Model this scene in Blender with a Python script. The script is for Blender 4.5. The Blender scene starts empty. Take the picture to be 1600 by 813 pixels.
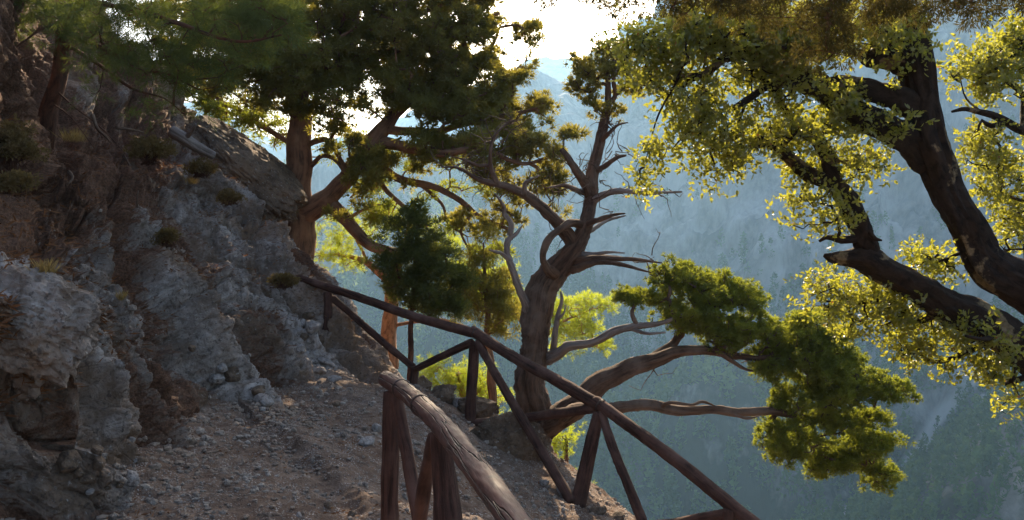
import bpy, math, random
import numpy as np
from math import radians as R

sc = bpy.context.scene
# ------------------------------------------------------------------ camera
F = 1386.0; CX = 800.0; CY = 406.5; PITCH = R(3.14)
cam_d = bpy.data.cameras.new("camera"); cam = bpy.data.objects.new("camera", cam_d)
sc.collection.objects.link(cam); sc.camera = cam
cam.location = (0, 0, 0); cam.rotation_euler = (R(90) - PITCH, 0, 0)
cam_d.sensor_width = 36; cam_d.lens = 36 * F / 1600.0
cam_d.clip_start = 0.05; cam_d.clip_end = 9000
# ------------------------------------------------------------------ light
SUN_EL = R(26); SUN_AZ = R(5)          # azimuth from +Y towards +X
w = bpy.data.worlds.new("World"); sc.world = w; w.use_nodes = True
nt = w.node_tree; bg = nt.nodes["Background"]
sky = nt.nodes.new("ShaderNodeTexSky"); sky.sky_type = 'NISHITA'; sky.sun_disc = False
sky.sun_elevation = SUN_EL; sky.sun_rotation = SUN_AZ
sky.air_density = 1.0; sky.dust_density = 3.5; sky.ozone_density = 1.0
nt.links.new(sky.outputs[0], bg.inputs[0]); bg.inputs[1].default_value = 0.115
sd = bpy.data.lights.new("sun", 'SUN'); sd.energy = 5.0; sd.angle = R(0.6); sd.color = (1.0, 0.80, 0.55)
so = bpy.data.objects.new("sun", sd); sc.collection.objects.link(so)
so.rotation_euler = (-(R(90) - SUN_EL), 0, -SUN_AZ)
sc.view_settings.view_transform = 'Standard'; sc.view_settings.look = 'None'
sc.view_settings.gamma = 1.0; sc.view_settings.use_curve_mapping = False
sc.view_settings.exposure = 1.38
sc.render.engine = 'CYCLES'
sc.cycles.use_denoising = True
sc.cycles.max_bounces = 6; sc.cycles.diffuse_bounces = 3; sc.cycles.glossy_bounces = 2
sc.cycles.transmission_bounces = 4; sc.cycles.volume_bounces = 1
HAZE_DENSITY = 0.00034; HAZE_COLOR = (0.31, 0.55, 0.84); HAZE_G = 0.5

# ------------------------------------------------------------------ helpers
def at(px, py, Y):
    dx = (px - CX) / F; dy = -(py - CY) / F
    cp, sp = math.cos(PITCH), math.sin(PITCH)
    d = np.array([dx, cp + dy * sp, -sp + dy * cp])
    return d * (Y / d[1])

def ats(a):
    return np.array([at(p[0], p[1], p[2]) for p in a])

def rs(seed): return np.random.RandomState(seed)
_G = rs(7).normal(size=(256, 3)); _G /= np.linalg.norm(_G, axis=1)[:, None]
_PERM = rs(11).permutation(256)
def _hash(i, j, k, s):
    return _PERM[(_PERM[(_PERM[(i + s) & 255] + j) & 255] + k) & 255]
def pn(P, seed=0):
    P = np.asarray(P, float); I = np.floor(P).astype(np.int64); f = P - I
    u = f * f * f * (f * (f * 6 - 15) + 10)
    out = np.zeros(len(P))
    for a in (0, 1):
        wa = u[:, 0] if a else 1 - u[:, 0]
        for b in (0, 1):
            wb = u[:, 1] if b else 1 - u[:, 1]
            for c in (0, 1):
                wc = u[:, 2] if c else 1 - u[:, 2]
                g = _G[_hash(I[:, 0] + a, I[:, 1] + b, I[:, 2] + c, seed)]
                d = (f[:, 0] - a) * g[:, 0] + (f[:, 1] - b) * g[:, 1] + (f[:, 2] - c) * g[:, 2]
                out += wa * wb * wc * d
    return out * 1.5
def fbm(P, o=4, seed=0, gain=.5, lac=2.03):
    s = np.zeros(len(P)); a = 1; f = 1
    for i in range(o):
        s += a * pn(P * f + i * 17.3, seed + i); a *= gain; f *= lac
    return s
def ridged(P, o=4, seed=0, gain=.5, lac=2.1):
    s = np.zeros(len(P)); a = 1; f = 1; t = 0
    for i in range(o):
        s += a * (1 - 2 * np.abs(pn(P * f + i * 9.1, seed + i))) ** 1; t += a; a *= gain; f *= lac
    return s / t
def cells(P, seed=0):
    """F1, F2 and a per-cell random value"""
    I = np.floor(P).astype(np.int64); f1 = np.full(len(P), 9.); f2 = np.full(len(P), 9.); cid = np.zeros(len(P))
    for a in (-1, 0, 1):
        for b in (-1, 0, 1):
            for c in (-1, 0, 1):
                h = _hash(I[:, 0] + a, I[:, 1] + b, I[:, 2] + c, seed)
                o = _G[h] * .5 + .5
                q = I + np.array([a, b, c]) + o - P
                d = (q ** 2).sum(1) ** .5
                m = d < f1
                f2 = np.where(m, f1, np.minimum(f2, d)); cid = np.where(m, h / 255., cid); f1 = np.where(m, d, f1)
    return f1, f2, cid

def unit(v):
    v = np.asarray(v, float); n = np.linalg.norm(v, axis=-1, keepdims=True); return v / np.maximum(n, 1e-9)

COL = sc.collection
def tag(o, label=None, cat=None, group=None, kind=None):
    if label: o['label'] = label
    if cat: o['category'] = cat
    if group: o['group'] = group
    if kind: o['kind'] = kind
    return o
def empty(name, loc, label=None, cat=None, group=None):
    o = bpy.data.objects.new(name, None); COL.objects.link(o); o.location = tuple(map(float, loc))
    o.empty_display_size = .2
    return tag(o, label, cat, group)

class MB:
    """collects vertices and faces (quads or triangles) for one mesh object"""
    def __init__(s): s.V = []; s.Q = []; s.T = []; s.Gr = []; s.n = 0
    def add(s, V, Fq=None, Ft=None, G=None):
        if G is not None: s.Gr.append(G)
        s.V.append(np.asarray(V, float))
        if Fq is not None and len(Fq): s.Q.append(np.asarray(Fq) + s.n)
        if Ft is not None and len(Ft): s.T.append(np.asarray(Ft) + s.n)
        s.n += len(V)
    def build(s, name, mat, parent=None, smooth=True, attr=None):
        V = np.concatenate(s.V)
        if parent is not None: V = V - np.array(parent.location)
        Q = np.concatenate(s.Q) if s.Q else np.zeros((0, 4), int)
        T = np.concatenate(s.T) if s.T else np.zeros((0, 3), int)
        me = bpy.data.meshes.new(name)
        me.vertices.add(len(V)); me.vertices.foreach_set("co", V.astype(np.float32).ravel())
        nl = Q.size + T.size
        me.loops.add(nl); me.loops.foreach_set("vertex_index", np.concatenate([Q.ravel(), T.ravel()]).astype(np.int32))
        npoly = len(Q) + len(T); me.polygons.add(npoly)
        st = np.concatenate([np.arange(len(Q)) * 4, Q.size + np.arange(len(T)) * 3]).astype(np.int32)
        me.polygons.foreach_set("loop_start", st)
        me.polygons.foreach_set("use_smooth", np.full(npoly, smooth, dtype=bool))
        me.materials.append(mat)
        me.update(calc_edges=True)
        if attr:
            for k, v in attr.items():
                at_ = me.attributes.new(k, 'FLOAT', 'POINT'); at_.data.foreach_set("value", np.asarray(v, np.float32))
        if s.Gr:
            at_ = me.attributes.new('grain', 'FLOAT_VECTOR', 'POINT'); at_.data.foreach_set("vector", np.concatenate(s.Gr).astype(np.float32).ravel())
        o = bpy.data.objects.new(name, me); COL.objects.link(o)
        if parent is not None: o.parent = parent
        return o

def grid_faces(nu, nv):
    i = np.arange(nu - 1)[:, None] * nv + np.arange(nv - 1)[None, :]
    i = i.ravel(); return np.stack([i, i + nv, i + nv + 1, i + 1], 1)

def cr(P, n):
    """Catmull-Rom through P (k,d) -> n samples evenly in parameter"""
    P = np.asarray(P, float); k = len(P)
    Pp = np.concatenate([[2 * P[0] - P[1]], P, [2 * P[-1] - P[-2]]])
    t = np.linspace(0, k - 1, n); i = np.minimum(t.astype(int), k - 2); f = (t - i).reshape((-1,) + (1,) * (P.ndim - 1))
    a, b, c, d = Pp[i], Pp[i + 1], Pp[i + 2], Pp[i + 3]
    return .5 * ((2 * b) + (c - a) * f + (2 * a - 5 * b + 4 * c - d) * f ** 2 + (3 * b - a - 3 * c + d) * f ** 3)

def loft(rows, nu, nv):
    G = np.array([ats(r) for r in rows])          # (k, m, 3)
    G = cr(G, nu)                                 # along first axis
    G = cr(np.swapaxes(G, 0, 1), nv)
    return np.swapaxes(G, 0, 1)                   # nu, nv, 3
def grid_normals(G):
    du = np.gradient(G, axis=0); dv = np.gradient(G, axis=1)
    return unit(np.cross(du, dv))

# ------------------------------------------------------------------ node helpers
def mat(name):
    m = bpy.data.materials.new(name); m.use_nodes = True; n = m.node_tree.nodes; n.clear()
    return m, m.node_tree
def N(nt, t, **kw):
    n = nt.nodes.new(t)
    for k, v in kw.items():
        if k.startswith('i_'):
            key = k[2:]; key = int(key) if key.isdigit() else key.replace('_', ' ')
            n.inputs[key].default_value = v
        else: setattr(n, k, v)
    return n
def ramp(nt, src, stops):
    r = nt.nodes.new('ShaderNodeValToRGB'); e = r.color_ramp.elements
    while len(e) < len(stops): e.new(.5)
    for k, (p, c) in enumerate(stops):
        e[k].position = p; e[k].color = (c, c, c, 1) if isinstance(c, (int, float)) else (*c, 1)
    nt.links.new(src, r.inputs[0]); return r.outputs[0]
def mixc(nt, f, a, b, bt='MIX'):
    m = nt.nodes.new('ShaderNodeMix'); m.data_type = 'RGBA'; m.blend_type = bt
    for s, v in ((m.inputs[0], f), (m.inputs[6], a), (m.inputs[7], b)):
        if isinstance(v, bpy.types.NodeSocket): nt.links.new(v, s)
        elif isinstance(v, (int, float)): s.default_value = v
        else: s.default_value = (*v, 1)
    return m.outputs[2]
def tc(nt, scale=(1, 1, 1)):
    t = nt.nodes.new('ShaderNodeTexCoord'); mp = nt.nodes.new('ShaderNodeMapping'); mp.inputs[3].default_value = scale
    nt.links.new(t.outputs['Object'], mp.inputs[0]); return mp.outputs[0]
def noise(nt, vec, scale, detail=6, rough=.6, dist=0):
    n = nt.nodes.new('ShaderNodeTexNoise'); n.inputs['Scale'].default_value = scale; n.inputs['Detail'].default_value = detail
    n.inputs['Roughness'].default_value = rough; n.inputs['Distortion'].default_value = dist
    nt.links.new(vec, n.inputs['Vector']); return n.outputs['Fac']
def voro(nt, vec, scale, feat='F1', out='Distance'):
    n = nt.nodes.new('ShaderNodeTexVoronoi'); n.feature = feat; n.inputs['Scale'].default_value = scale
    nt.links.new(vec, n.inputs['Vector']); return n.outputs[out]
def math_(nt, op, a, b=0.5):
    n = nt.nodes.new('ShaderNodeMath'); n.operation = op
    for s, v in ((n.inputs[0], a), (n.inputs[1], b)):
        if isinstance(v, bpy.types.NodeSocket): nt.links.new(v, s)
        else: s.default_value = v
    return n.outputs[0]
def bump(nt, h, strength, dist, prev=None):
    b = nt.nodes.new('ShaderNodeBump'); b.inputs['Strength'].default_value = strength; b.inputs['Distance'].default_value = dist
    nt.links.new(h, b.inputs['Height'])
    if prev is not None: nt.links.new(prev, b.inputs['Normal'])
    return b.outputs[0]
def finish(m, nt, col, rough=.85, nrm=None, spec=.3):
    p = nt.nodes.new('ShaderNodeBsdfPrincipled'); o = nt.nodes.new('ShaderNodeOutputMaterial')
    if isinstance(col, bpy.types.NodeSocket): nt.links.new(col, p.inputs['Base Color'])
    else: p.inputs['Base Color'].default_value = (*col, 1)
    if isinstance(rough, bpy.types.NodeSocket): nt.links.new(rough, p.inputs['Roughness'])
    else: p.inputs['Roughness'].default_value = rough
    p.inputs['Specular IOR Level'].default_value = spec
    if nrm is not None: nt.links.new(nrm, p.inputs['Normal'])
    nt.links.new(p.outputs[0], o.inputs[0]); return m
def attr(nt, name):
    a = nt.nodes.new('ShaderNodeAttribute'); a.attribute_name = name; return a.outputs['Fac']

def rock_mat(name, grey=(.56, .50, .455), dark=(.20, .15, .115), warm=(.28, .165, .09), soil=True):
    m, nt = mat(name); v = tc(nt)
    n1 = noise(nt, v, 1.3, 8, .65); n2 = noise(nt, v, 9, 8, .7, .6); n3 = noise(nt, v, 40, 6, .7)
    c = mixc(nt, ramp(nt, n1, [(.4, 0.), (.62, 1.)]), dark, grey)
    c = mixc(nt, ramp(nt, n2, [(.38, 0.), (.56, 1.)]), mixc(nt, .75, c, tuple(q * .6 for q in dark)), c)
    n4 = noise(nt, v, .7, 5, .6, .5)
    c = mixc(nt, ramp(nt, n4, [(.47, 0.), (.66, .75)]), c, warm)
    lich = ramp(nt, noise(nt, v, 22, 5, .75), [(.6, 0.), (.66, .7)])
    c = mixc(nt, lich, c, (.44, .43, .41))
    cr_ = ramp(nt, voro(nt, v, 6, 'DISTANCE_TO_EDGE'), [(0., .0), (.05, 1.)])
    st_ = nt.nodes.new('ShaderNodeMapping'); st_.inputs[3].default_value = (1.6, 1.6, .3); nt.links.new(v, st_.inputs[0])
    c = mixc(nt, ramp(nt, noise(nt, st_.outputs[0], 1.6, 6, .65, .3), [(.52, 0.), (.64, .6)]), c, (.17, .115, .075))
    pits = ramp(nt, noise(nt, v, 26, 3, .6), [(.36, 1.), (.42, 0.)]); c = mixc(nt, math_(nt, 'MULTIPLY', pits, .7), c, (.09, .07, .06))
    if soil:
        s = math_(nt, 'ADD', attr(nt, 'soil'), math_(nt, 'MULTIPLY', math_(nt, 'SUBTRACT', n2, .5), .7))
        sm = ramp(nt, s, [(.42, 0.), (.6, 1.)])
        sc_ = mixc(nt, ramp(nt, n3, [(.4, 0.), (.62, 1.)]), (.085, .042, .024), (.19, .10, .06))
        c = mixc(nt, sm, c, sc_)
    b = bump(nt, n2, .9, .04); b = bump(nt, n3, 1., .016, b); b = bump(nt, cr_, .4, .01, b)
    return finish(m, nt, c, .9, b, .25)

def bark_mat(name, base, dark, light=None, lich=None, stretch=.18, scale=14, bd=.02):
    m, nt = mat(name); v0 = tc(nt)
    a_ = nt.nodes.new('ShaderNodeAttribute'); a_.attribute_name = 'grain'
    mp = nt.nodes.new('ShaderNodeMapping'); mp.inputs[3].default_value = (1, 1, stretch)
    nt.links.new(a_.outputs['Vector'], mp.inputs[0]); v = mp.outputs[0]
    n1 = noise(nt, v, scale, 8, .7, .5); n2 = noise(nt, v0, 3, 5, .6); n3 = noise(nt, v0, 45, 4, .7)
    c = mixc(nt, ramp(nt, n1, [(.38, 0.), (.6, 1.)]), dark, base)
    if light: c = mixc(nt, ramp(nt, n2, [(.45, 0.), (.65, .8)]), c, light)
    if lich:
        lm = ramp(nt, noise(nt, v0, 3.4, 5, .6, 0), [(.58, 0.), (.62, 1.)])
        lc = mixc(nt, ramp(nt, n3, [(.4, 0.), (.6, 1.)]), tuple(q * .6 for q in lich), lich)
        c = mixc(nt, lm, c, lc)
    b = bump(nt, n1, 1., bd); b = bump(nt, n3, .5, .006, b)
    return finish(m, nt, c, .9, b, .2)

def leaf_mat(name, a, b, trans, tfac=.45, gloss=.05, nscale=1.5, accent=None, rough=.45):
    m, nt = mat(name); v = tc(nt)
    n = noise(nt, v, nscale, 5, .65); n2 = noise(nt, v, 30, 2, .5)
    f = ramp(nt, math_(nt, 'ADD', math_(nt, 'MULTIPLY', n, .6), math_(nt, 'MULTIPLY', n2, .4)), [(.38, 0.), (.62, 1.)])
    c = mixc(nt, f, a, b)
    t = mixc(nt, f, tuple(q * .7 for q in trans), trans)
    if accent:
        am = ramp(nt, noise(nt, v, 23, 2, .5), [(.7, 0.), (.72, 1.)])
        c = mixc(nt, am, c, accent); t = mixc(nt, am, t, accent)
    d = N(nt, 'ShaderNodeBsdfDiffuse'); tr = N(nt, 'ShaderNodeBsdfTranslucent'); g = N(nt, 'ShaderNodeBsdfGlossy')
    g.inputs['Roughness'].default_value = rough
    nt.links.new(c, d.inputs[0]); nt.links.new(t, tr.inputs[0])
    m1 = N(nt, 'ShaderNodeMixShader'); m1.inputs[0].default_value = tfac
    nt.links.new(d.outputs[0], m1.inputs[1]); nt.links.new(tr.outputs[0], m1.inputs[2])
    m2 = N(nt, 'ShaderNodeMixShader'); m2.inputs[0].default_value = gloss
    nt.links.new(m1.outputs[0], m2.inputs[1]); nt.links.new(g.outputs[0], m2.inputs[2])
    o = N(nt, 'ShaderNodeOutputMaterial'); nt.links.new(m2.outputs[0], o.inputs[0])
    return m

M = {}
M['rock'] = rock_mat('limestone')
M['boulder'] = rock_mat('boulder_stone', grey=(.27, .19, .13), dark=(.11, .075, .05), warm=(.22, .125, .07), soil=False)
M['bulge'] = rock_mat('bulge_stone', grey=(.56, .50, .455), dark=(.20, .15, .115), warm=(.3, .18, .1), soil=False)
M['stone'] = rock_mat('loose_stone', grey=(.5, .46, .43), dark=(.36, .31, .28), warm=(.4, .3, .24), soil=False)
M['gravel'] = rock_mat('gravel_stone', grey=(.5, .43, .37), dark=(.32, .26, .21), warm=(.4, .29, .21), soil=False)
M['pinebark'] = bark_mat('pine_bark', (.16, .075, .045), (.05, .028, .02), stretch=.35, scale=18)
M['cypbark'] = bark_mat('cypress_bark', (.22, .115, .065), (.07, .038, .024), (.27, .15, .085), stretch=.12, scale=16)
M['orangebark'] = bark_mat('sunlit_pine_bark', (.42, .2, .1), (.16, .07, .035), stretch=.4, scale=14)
M['deadbark'] = bark_mat('old_cypress_bark', (.17, .105, .07), (.045, .028, .02), (.22, .16, .12), stretch=.1, scale=20, bd=.03)
M['silver'] = bark_mat('bare_dead_wood', (.33, .28, .245), (.12, .095, .08), stretch=.1, scale=20)
M['oakbark'] = bark_mat('oak_bark', (.045, .03, .02), (.014, .01, .008), lich=(.24, .18, .10), stretch=.5, scale=20, bd=.025)
M['cypleaf'] = leaf_mat('cypress_foliage', (.075, .088, .02), (.14, .128, .03), (.55, .47, .06), .42, .02, 1.2, accent=(.2, .07, .03))
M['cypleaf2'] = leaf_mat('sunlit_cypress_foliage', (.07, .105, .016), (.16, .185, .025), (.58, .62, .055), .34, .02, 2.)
M['darkleaf'] = leaf_mat('young_conifer_foliage', (.035, .055, .018), (.085, .10, .03), (.32, .33, .05), .38, .02, 3.)
M['pineleaf'] = leaf_mat('pine_needles', (.035, .06, .014), (.07, .09, .02), (.2, .24, .035), .35, .03, 2.)
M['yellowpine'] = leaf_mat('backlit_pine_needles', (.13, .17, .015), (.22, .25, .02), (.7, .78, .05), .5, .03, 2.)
M['oakleaf'] = leaf_mat('oak_leaves', (.055, .08, .016), (.12, .135, .022), (.68, .66, .055), .44, .07, 3., accent=(.35, .12, .03), rough=.35)
M['shrubleaf'] = leaf_mat('dry_shrub_leaves', (.13, .095, .04), (.2, .125, .055), (.3, .22, .06), .3, .01, 6.)
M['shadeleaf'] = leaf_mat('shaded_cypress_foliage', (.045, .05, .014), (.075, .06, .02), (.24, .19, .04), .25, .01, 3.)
M['drygrass'] = leaf_mat('dry_grass', (.25, .17, .07), (.3, .22, .09), (.5, .36, .12), .4, .01, 6.)
M['railwood'] = bark_mat('railing_wood', (.105, .052, .037), (.028, .015, .011), (.155, .085, .065), stretch=.07, scale=38, bd=.006)

# ------------------------------------------------------------------ terrain
GP = [  # photo x, y, distance of points on the path
 (100, 813, 5.0), (0, 900, 3.6), (-300, 900, 3.4), (250, 813, 5.0), (400, 813, 5.1), (600, 813, 5.3), (300, 700, 7.0), (200, 770, 5.4), (450, 650, 9.0), (380, 640, 8.6),
 (560, 640, 9.6), (600, 620, 10.3), (640, 605, 11.0), (620, 720, 7.2), (660, 700, 8.0), (700, 650, 9.8), (735, 660, 10.4),
 (800, 760, 8.7), (900, 795, 8.9), (1000, 822, 8.6), (740, 813, 6.7), (860, 813, 8.2), (1140, 900, 7.6), (540, 600, 11.5), (690, 622, 11.6), (850, 705, 10.8)]
GW = [(0, 0, -1.65), (-1.5, 1, -1.6), (-1.5, 2.5, -1.62), (.6, 1, -1.66), (0, 2.5, -1.68), (.2, 3.6, -1.75), (1.3, 3.5, -2.1), (1.6, 2, -2.3), (3, 5, -4.2), (3, 2, -3.6), (-1, -4, -1.3), (2, -4, -2.0),
 (-4, 12.8, -3.0), (-1, 14, -4.2), (1, 13.2, -4.6), (3, 10.8, -5.2), (4.5, 9, -5.6), (5, 12, -8), (6, 4, -6.5), (8, 0, -8), (10, 8, -12), (-6, 15, -2.4), (-9, 17, -.5),
 (-2.5, 18, -4.0), (0, 20, -8.), (5, 20, -14), (-14, 22, 0), (-8, 26, -9), (12, 16, -20), (-14, 5, 1), (-12, -4, 1), (0, 34, -24), (14, 30, -32), (-14, 36, -16), (20, 8, -24), (20, -4, -20)]
GA = np.array([at(*p) for p in GP] + [np.array(p, float) for p in GW])
_D = np.linalg.norm(GA[:, None, :2] - GA[None, :, :2], axis=2)
_A = np.block([[_D + np.eye(len(GA)) * -.02, np.c_[GA[:, :2], np.ones(len(GA))]], [np.c_[GA[:, :2], np.ones(len(GA))].T, np.zeros((3, 3))]])
_W = np.linalg.solve(_A, np.r_[GA[:, 2], 0, 0, 0])
def ground_base(xy):
    xy = np.atleast_2d(xy); d = np.linalg.norm(xy[:, None, :] - GA[None, :, :2], axis=2)
    return d @ _W[:-3] + xy @ _W[-3:-1] + _W[-1]
STEP = ats([(395, 655, 8.5), (440, 690, 7.6), (500, 735, 6.6), (560, 780, 5.75), (620, 830, 5.1)])[:, :2]
def seg_dist(xy, L):
    best = np.full(len(xy), 9e9); side = np.zeros(len(xy))
    for a, b in zip(L[:-1], L[1:]):
        d = b - a; t = np.clip(((xy - a) @ d) / (d @ d), 0, 1); q = xy - a - t[:, None] * d
        r = np.linalg.norm(q, axis=1); s = np.sign(d[0] * (xy[:, 1] - a[1]) - d[1] * (xy[:, 0] - a[0]))
        m = r < best; best = np.where(m, r, best); side = np.where(m, s, side)
    return best, side
def ground_z(xy):
    xy = np.atleast_2d(np.asarray(xy, float)); z = ground_base(xy)
    P = np.c_[xy, np.zeros(len(xy))]
    near = np.clip((14 - np.hypot(xy[:, 0], xy[:, 1])) / 4, 0, 1)
    z = z + fbm(P * .9, 4, 3) * (.05 + .5 * (1 - near)) + fbm(P * 5, 3, 5) * .018 * near + np.maximum(ridged(P * 2.2, 3, 9) - .45, 0) * .07 * near
    d, s = seg_dist(xy, STEP)
    z += .045 * np.tanh(s * d / .05) * np.exp(-(d / .7) ** 2) * near
    return z
def build_ground():
    xs = np.concatenate([-np.geomspace(60, 5.5, 40), np.linspace(-5.2, 4.2, 640), np.geomspace(4.5, 60, 60)])
    ys = np.concatenate([-np.geomspace(40, .8, 20), np.linspace(-.5, 3.8, 60), np.linspace(3.83, 13.5, 620), np.geomspace(13.7, 70, 90)])
    X, Y = np.meshgrid(xs, ys, indexing='ij'); xy = np.c_[X.ravel(), Y.ravel()]
    z = ground_z(xy)
    rad = np.hypot(xy[:, 0], xy[:, 1]); z -= np.clip(rad - 30, 0, 100) * 1.2
    mb = MB(); mb.add(np.c_[xy, z], grid_faces(len(xs), len(ys)))
    m, nt = mat('gravel_path'); v = tc(nt)
    n1 = noise(nt, v, .9, 6, .65); n2 = noise(nt, v, 14, 6, .7); n3 = noise(nt, v, 90, 4, .7)
    c = mixc(nt, ramp(nt, n1, [(.38, 0.), (.62, 1.)]), (.15, .095, .066), (.25, .18, .135))
    c = mixc(nt, ramp(nt, n2, [(.4, .6), (.6, 0.)]), c, (.085, .05, .034))
    pc = ramp(nt, voro(nt, v, 55, 'F1'), [(.25, 1.), (.42, 0.)])
    pm = math_(nt, 'MULTIPLY', pc, ramp(nt, noise(nt, v, 6, 4, .6), [(.42, 0.), (.6, 1.)]))
    c = mixc(nt, pm, c, mixc(nt, ramp(nt, n3, [(.4, 0.), (.6, 1.)]), (.3, .26, .23), (.55, .5, .46)))
    b = bump(nt, n2, .8, .03); b = bump(nt, pc, .6, .008, b); b = bump(nt, n3, .7, .006, b)
    finish(m, nt, c, .95, b, .15)
    o = mb.build('path', m); tag(o, kind='structure')
build_ground()

def build_sheet():
    n = 40; xs = np.linspace(-2200, 2200, n); ys = np.linspace(-100, 2200, n)
    X, Y = np.meshgrid(xs, ys, indexing='ij'); z = -188 + fbm(np.c_[X.ravel() * .008, Y.ravel() * .008, X.ravel() * 0], 3, 2) * 8
    mb = MB(); mb.add(np.c_[X.ravel(), Y.ravel(), z], grid_faces(n, n))
    m, nt = mat('valley_ground'); v = tc(nt); c = mixc(nt, noise(nt, v, .2), (.06, .07, .035), (.16, .14, .11)); finish(m, nt, c, .95)
    tag(mb.build('ground', m), kind='structure')
build_sheet()

# rock hillside beside the path
PR = [
 [(-900, 1900, 1.2), (-900, 1300, 1.6), (-900, 800, 2.2), (-900, 500, 3.0), (-800, 200, 4.0), (-700, -100, 5.5), (-600, -500, 8)],
 [(-200, 1000, 3.6), (-220, 850, 3.5), (-250, 640, 3.6), (-260, 440, 3.9), (-200, 300, 5.0), (-180, 120, 6.0), (-200, -300, 7.5)],
 [(20, 850, 4.5), (10, 740, 4.45), (-10, 620, 4.5), (-20, 470, 4.15), (-20, 400, 4.9), (-40, 190, 6.6), (-60, -250, 7.8)],
 [(120, 830, 4.85), (100, 730, 4.8), (80, 630, 4.85), (60, 500, 4.4), (60, 400, 5.2), (20, 210, 7.4), (10, -250, 8.6)],
 [(215, 800, 5.2), (185, 690, 5.15), (160, 600, 5.1), (140, 490, 4.75), (105, 400, 5.6), (60, 220, 8.0), (50, -150, 9.6)],
 [(235, 760, 5.9), (215, 650, 6.1), (185, 540, 6.3), (160, 450, 6.2), (120, 350, 6.9), (85, 210, 9.4), (110, -60, 12.5)],
 [(335, 700, 7.1), (320, 640, 7.3), (270, 500, 7.6), (215, 400, 7.7), (170, 310, 8.4), (150, 200, 10.9), (200, 40, 15.)],
 [(440, 650, 8.9), (400, 580, 9.3), (350, 470, 9.5), (300, 380, 9.8), (240, 290, 10.4), (225, 210, 12.0), (265, 80, 16.)],
 [(560, 622, 10.2), (520, 570, 10.6), (460, 470, 11), (395, 380, 11.4), (330, 290, 12.0), (285, 215, 12.9), (310, 150, 16.5)],
 [(650, 612, 11.0), (625, 570, 11.5), (555, 480, 12.2), (490, 395, 12.8), (420, 310, 13.3), (345, 225, 13.8), (340, 190, 17)],
 [(690, 640, 12.0), (660, 600, 12.7), (600, 520, 13.5), (540, 450, 14.3), (460, 370, 15), (390, 290, 15.5), (380, 240, 18.5)],
 [(740, 900, 13.5), (720, 850, 14.5), (680, 780, 15.5), (620, 700, 16.5), (560, 640, 17.5), (500, 560, 18.5), (470, 520, 22)],
]
def terr(h, k, sharp=.75):
    x = h * k; i = np.floor(x); f = x - i; f = np.clip((f - sharp) / (1 - sharp), 0, 1)
    return (i + f * f * (3 - 2 * f)) / k
def rock_disp(P, X, Yl):
    """ribs and slabs running down the slope, broken by joints; X = metres across, Yl = metres down"""
    P3 = P * 1.0
    X = X + .38 * Yl
    wx = X + fbm(np.stack([X * .45, Yl * .35, P[:, 2] * 0], 1), 4, 51, .55) * .55
    wy = Yl + fbm(P3 * .8, 3, 54) * .4
    Q = np.stack([wx, wy * .17, wx * 0 + 3.3], 1)
    rib = ridged(Q * .5, 3, 21, .5)                       # wide ribs
    ph = wx * .62 + .5 * pn(np.stack([wx * .3, wy * .22, wy * 0], 1), 77); saw = ph - np.floor(ph)
    saw = np.where(saw < .7, saw / .7, (1 - saw) / .3)         # long slab face, short broken face
    gul = -np.clip(.16 - np.abs(pn(np.stack([wx * .55, wy * .16, wy * 0 + 2], 1), 88)), 0, 1) * 2.0     # eroded gullies
    big = .7 * (rib - .6) + .62 * (saw - .6) + gul
    flute = ridged(np.stack([wx, wy * .11, P[:, 2] * .2], 1) * 2.3, 3, 41, .55)
    Q2 = np.stack([wx * 1.0, wy * .4, P[:, 2] * .6], 1)
    led = terr(fbm(Q2 * .9, 4, 63, .5), 5, .75)
    j1, j2, jid = cells(np.stack([wx * 1.1, wy * .45, P[:, 1] * .5], 1), 31)
    k1, k2, kid = cells(P * np.array([3.2, 3.2, 2.2]) + fbm(P * 2.5, 2, 62)[:, None] * .3, 37)
    rough = np.clip(fbm(P * .8, 3, 68) * 2.2 + .5 + gul * -.8, .15, 1.3)
    crack = -.16 * np.clip(1 - (j2 - j1) * 9, 0, 1)
    d = big * .46 + led * .2 + (ridged(P * np.array([1.9, 1.9, 1.5]), 5, 47, .6) - .5) * .13 + (jid - .5) * .14 + crack + (flute - .6) * .13 \
        + ((kid - .5) * .1 - .05 * np.clip(1 - (k2 - k1) * 7, 0, 1)) * rough + fbm(P * 2.6, 6, 46, .6) * .085 - np.clip(.07 - np.abs(pn(np.stack([wx * 1.6, wy * .7, P[:, 2] * .8], 1), 89)), 0, 1) * .9 - np.clip(.05 - np.abs(pn(P * np.array([2.4, 2.4, 2.4]), 90)), 0, 1) * .7 + fbm(P * 12, 3, 44, .6) * .012 * (.4 + rough)
    return d - .12, big + .25 * (rib - .6), crack
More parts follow.
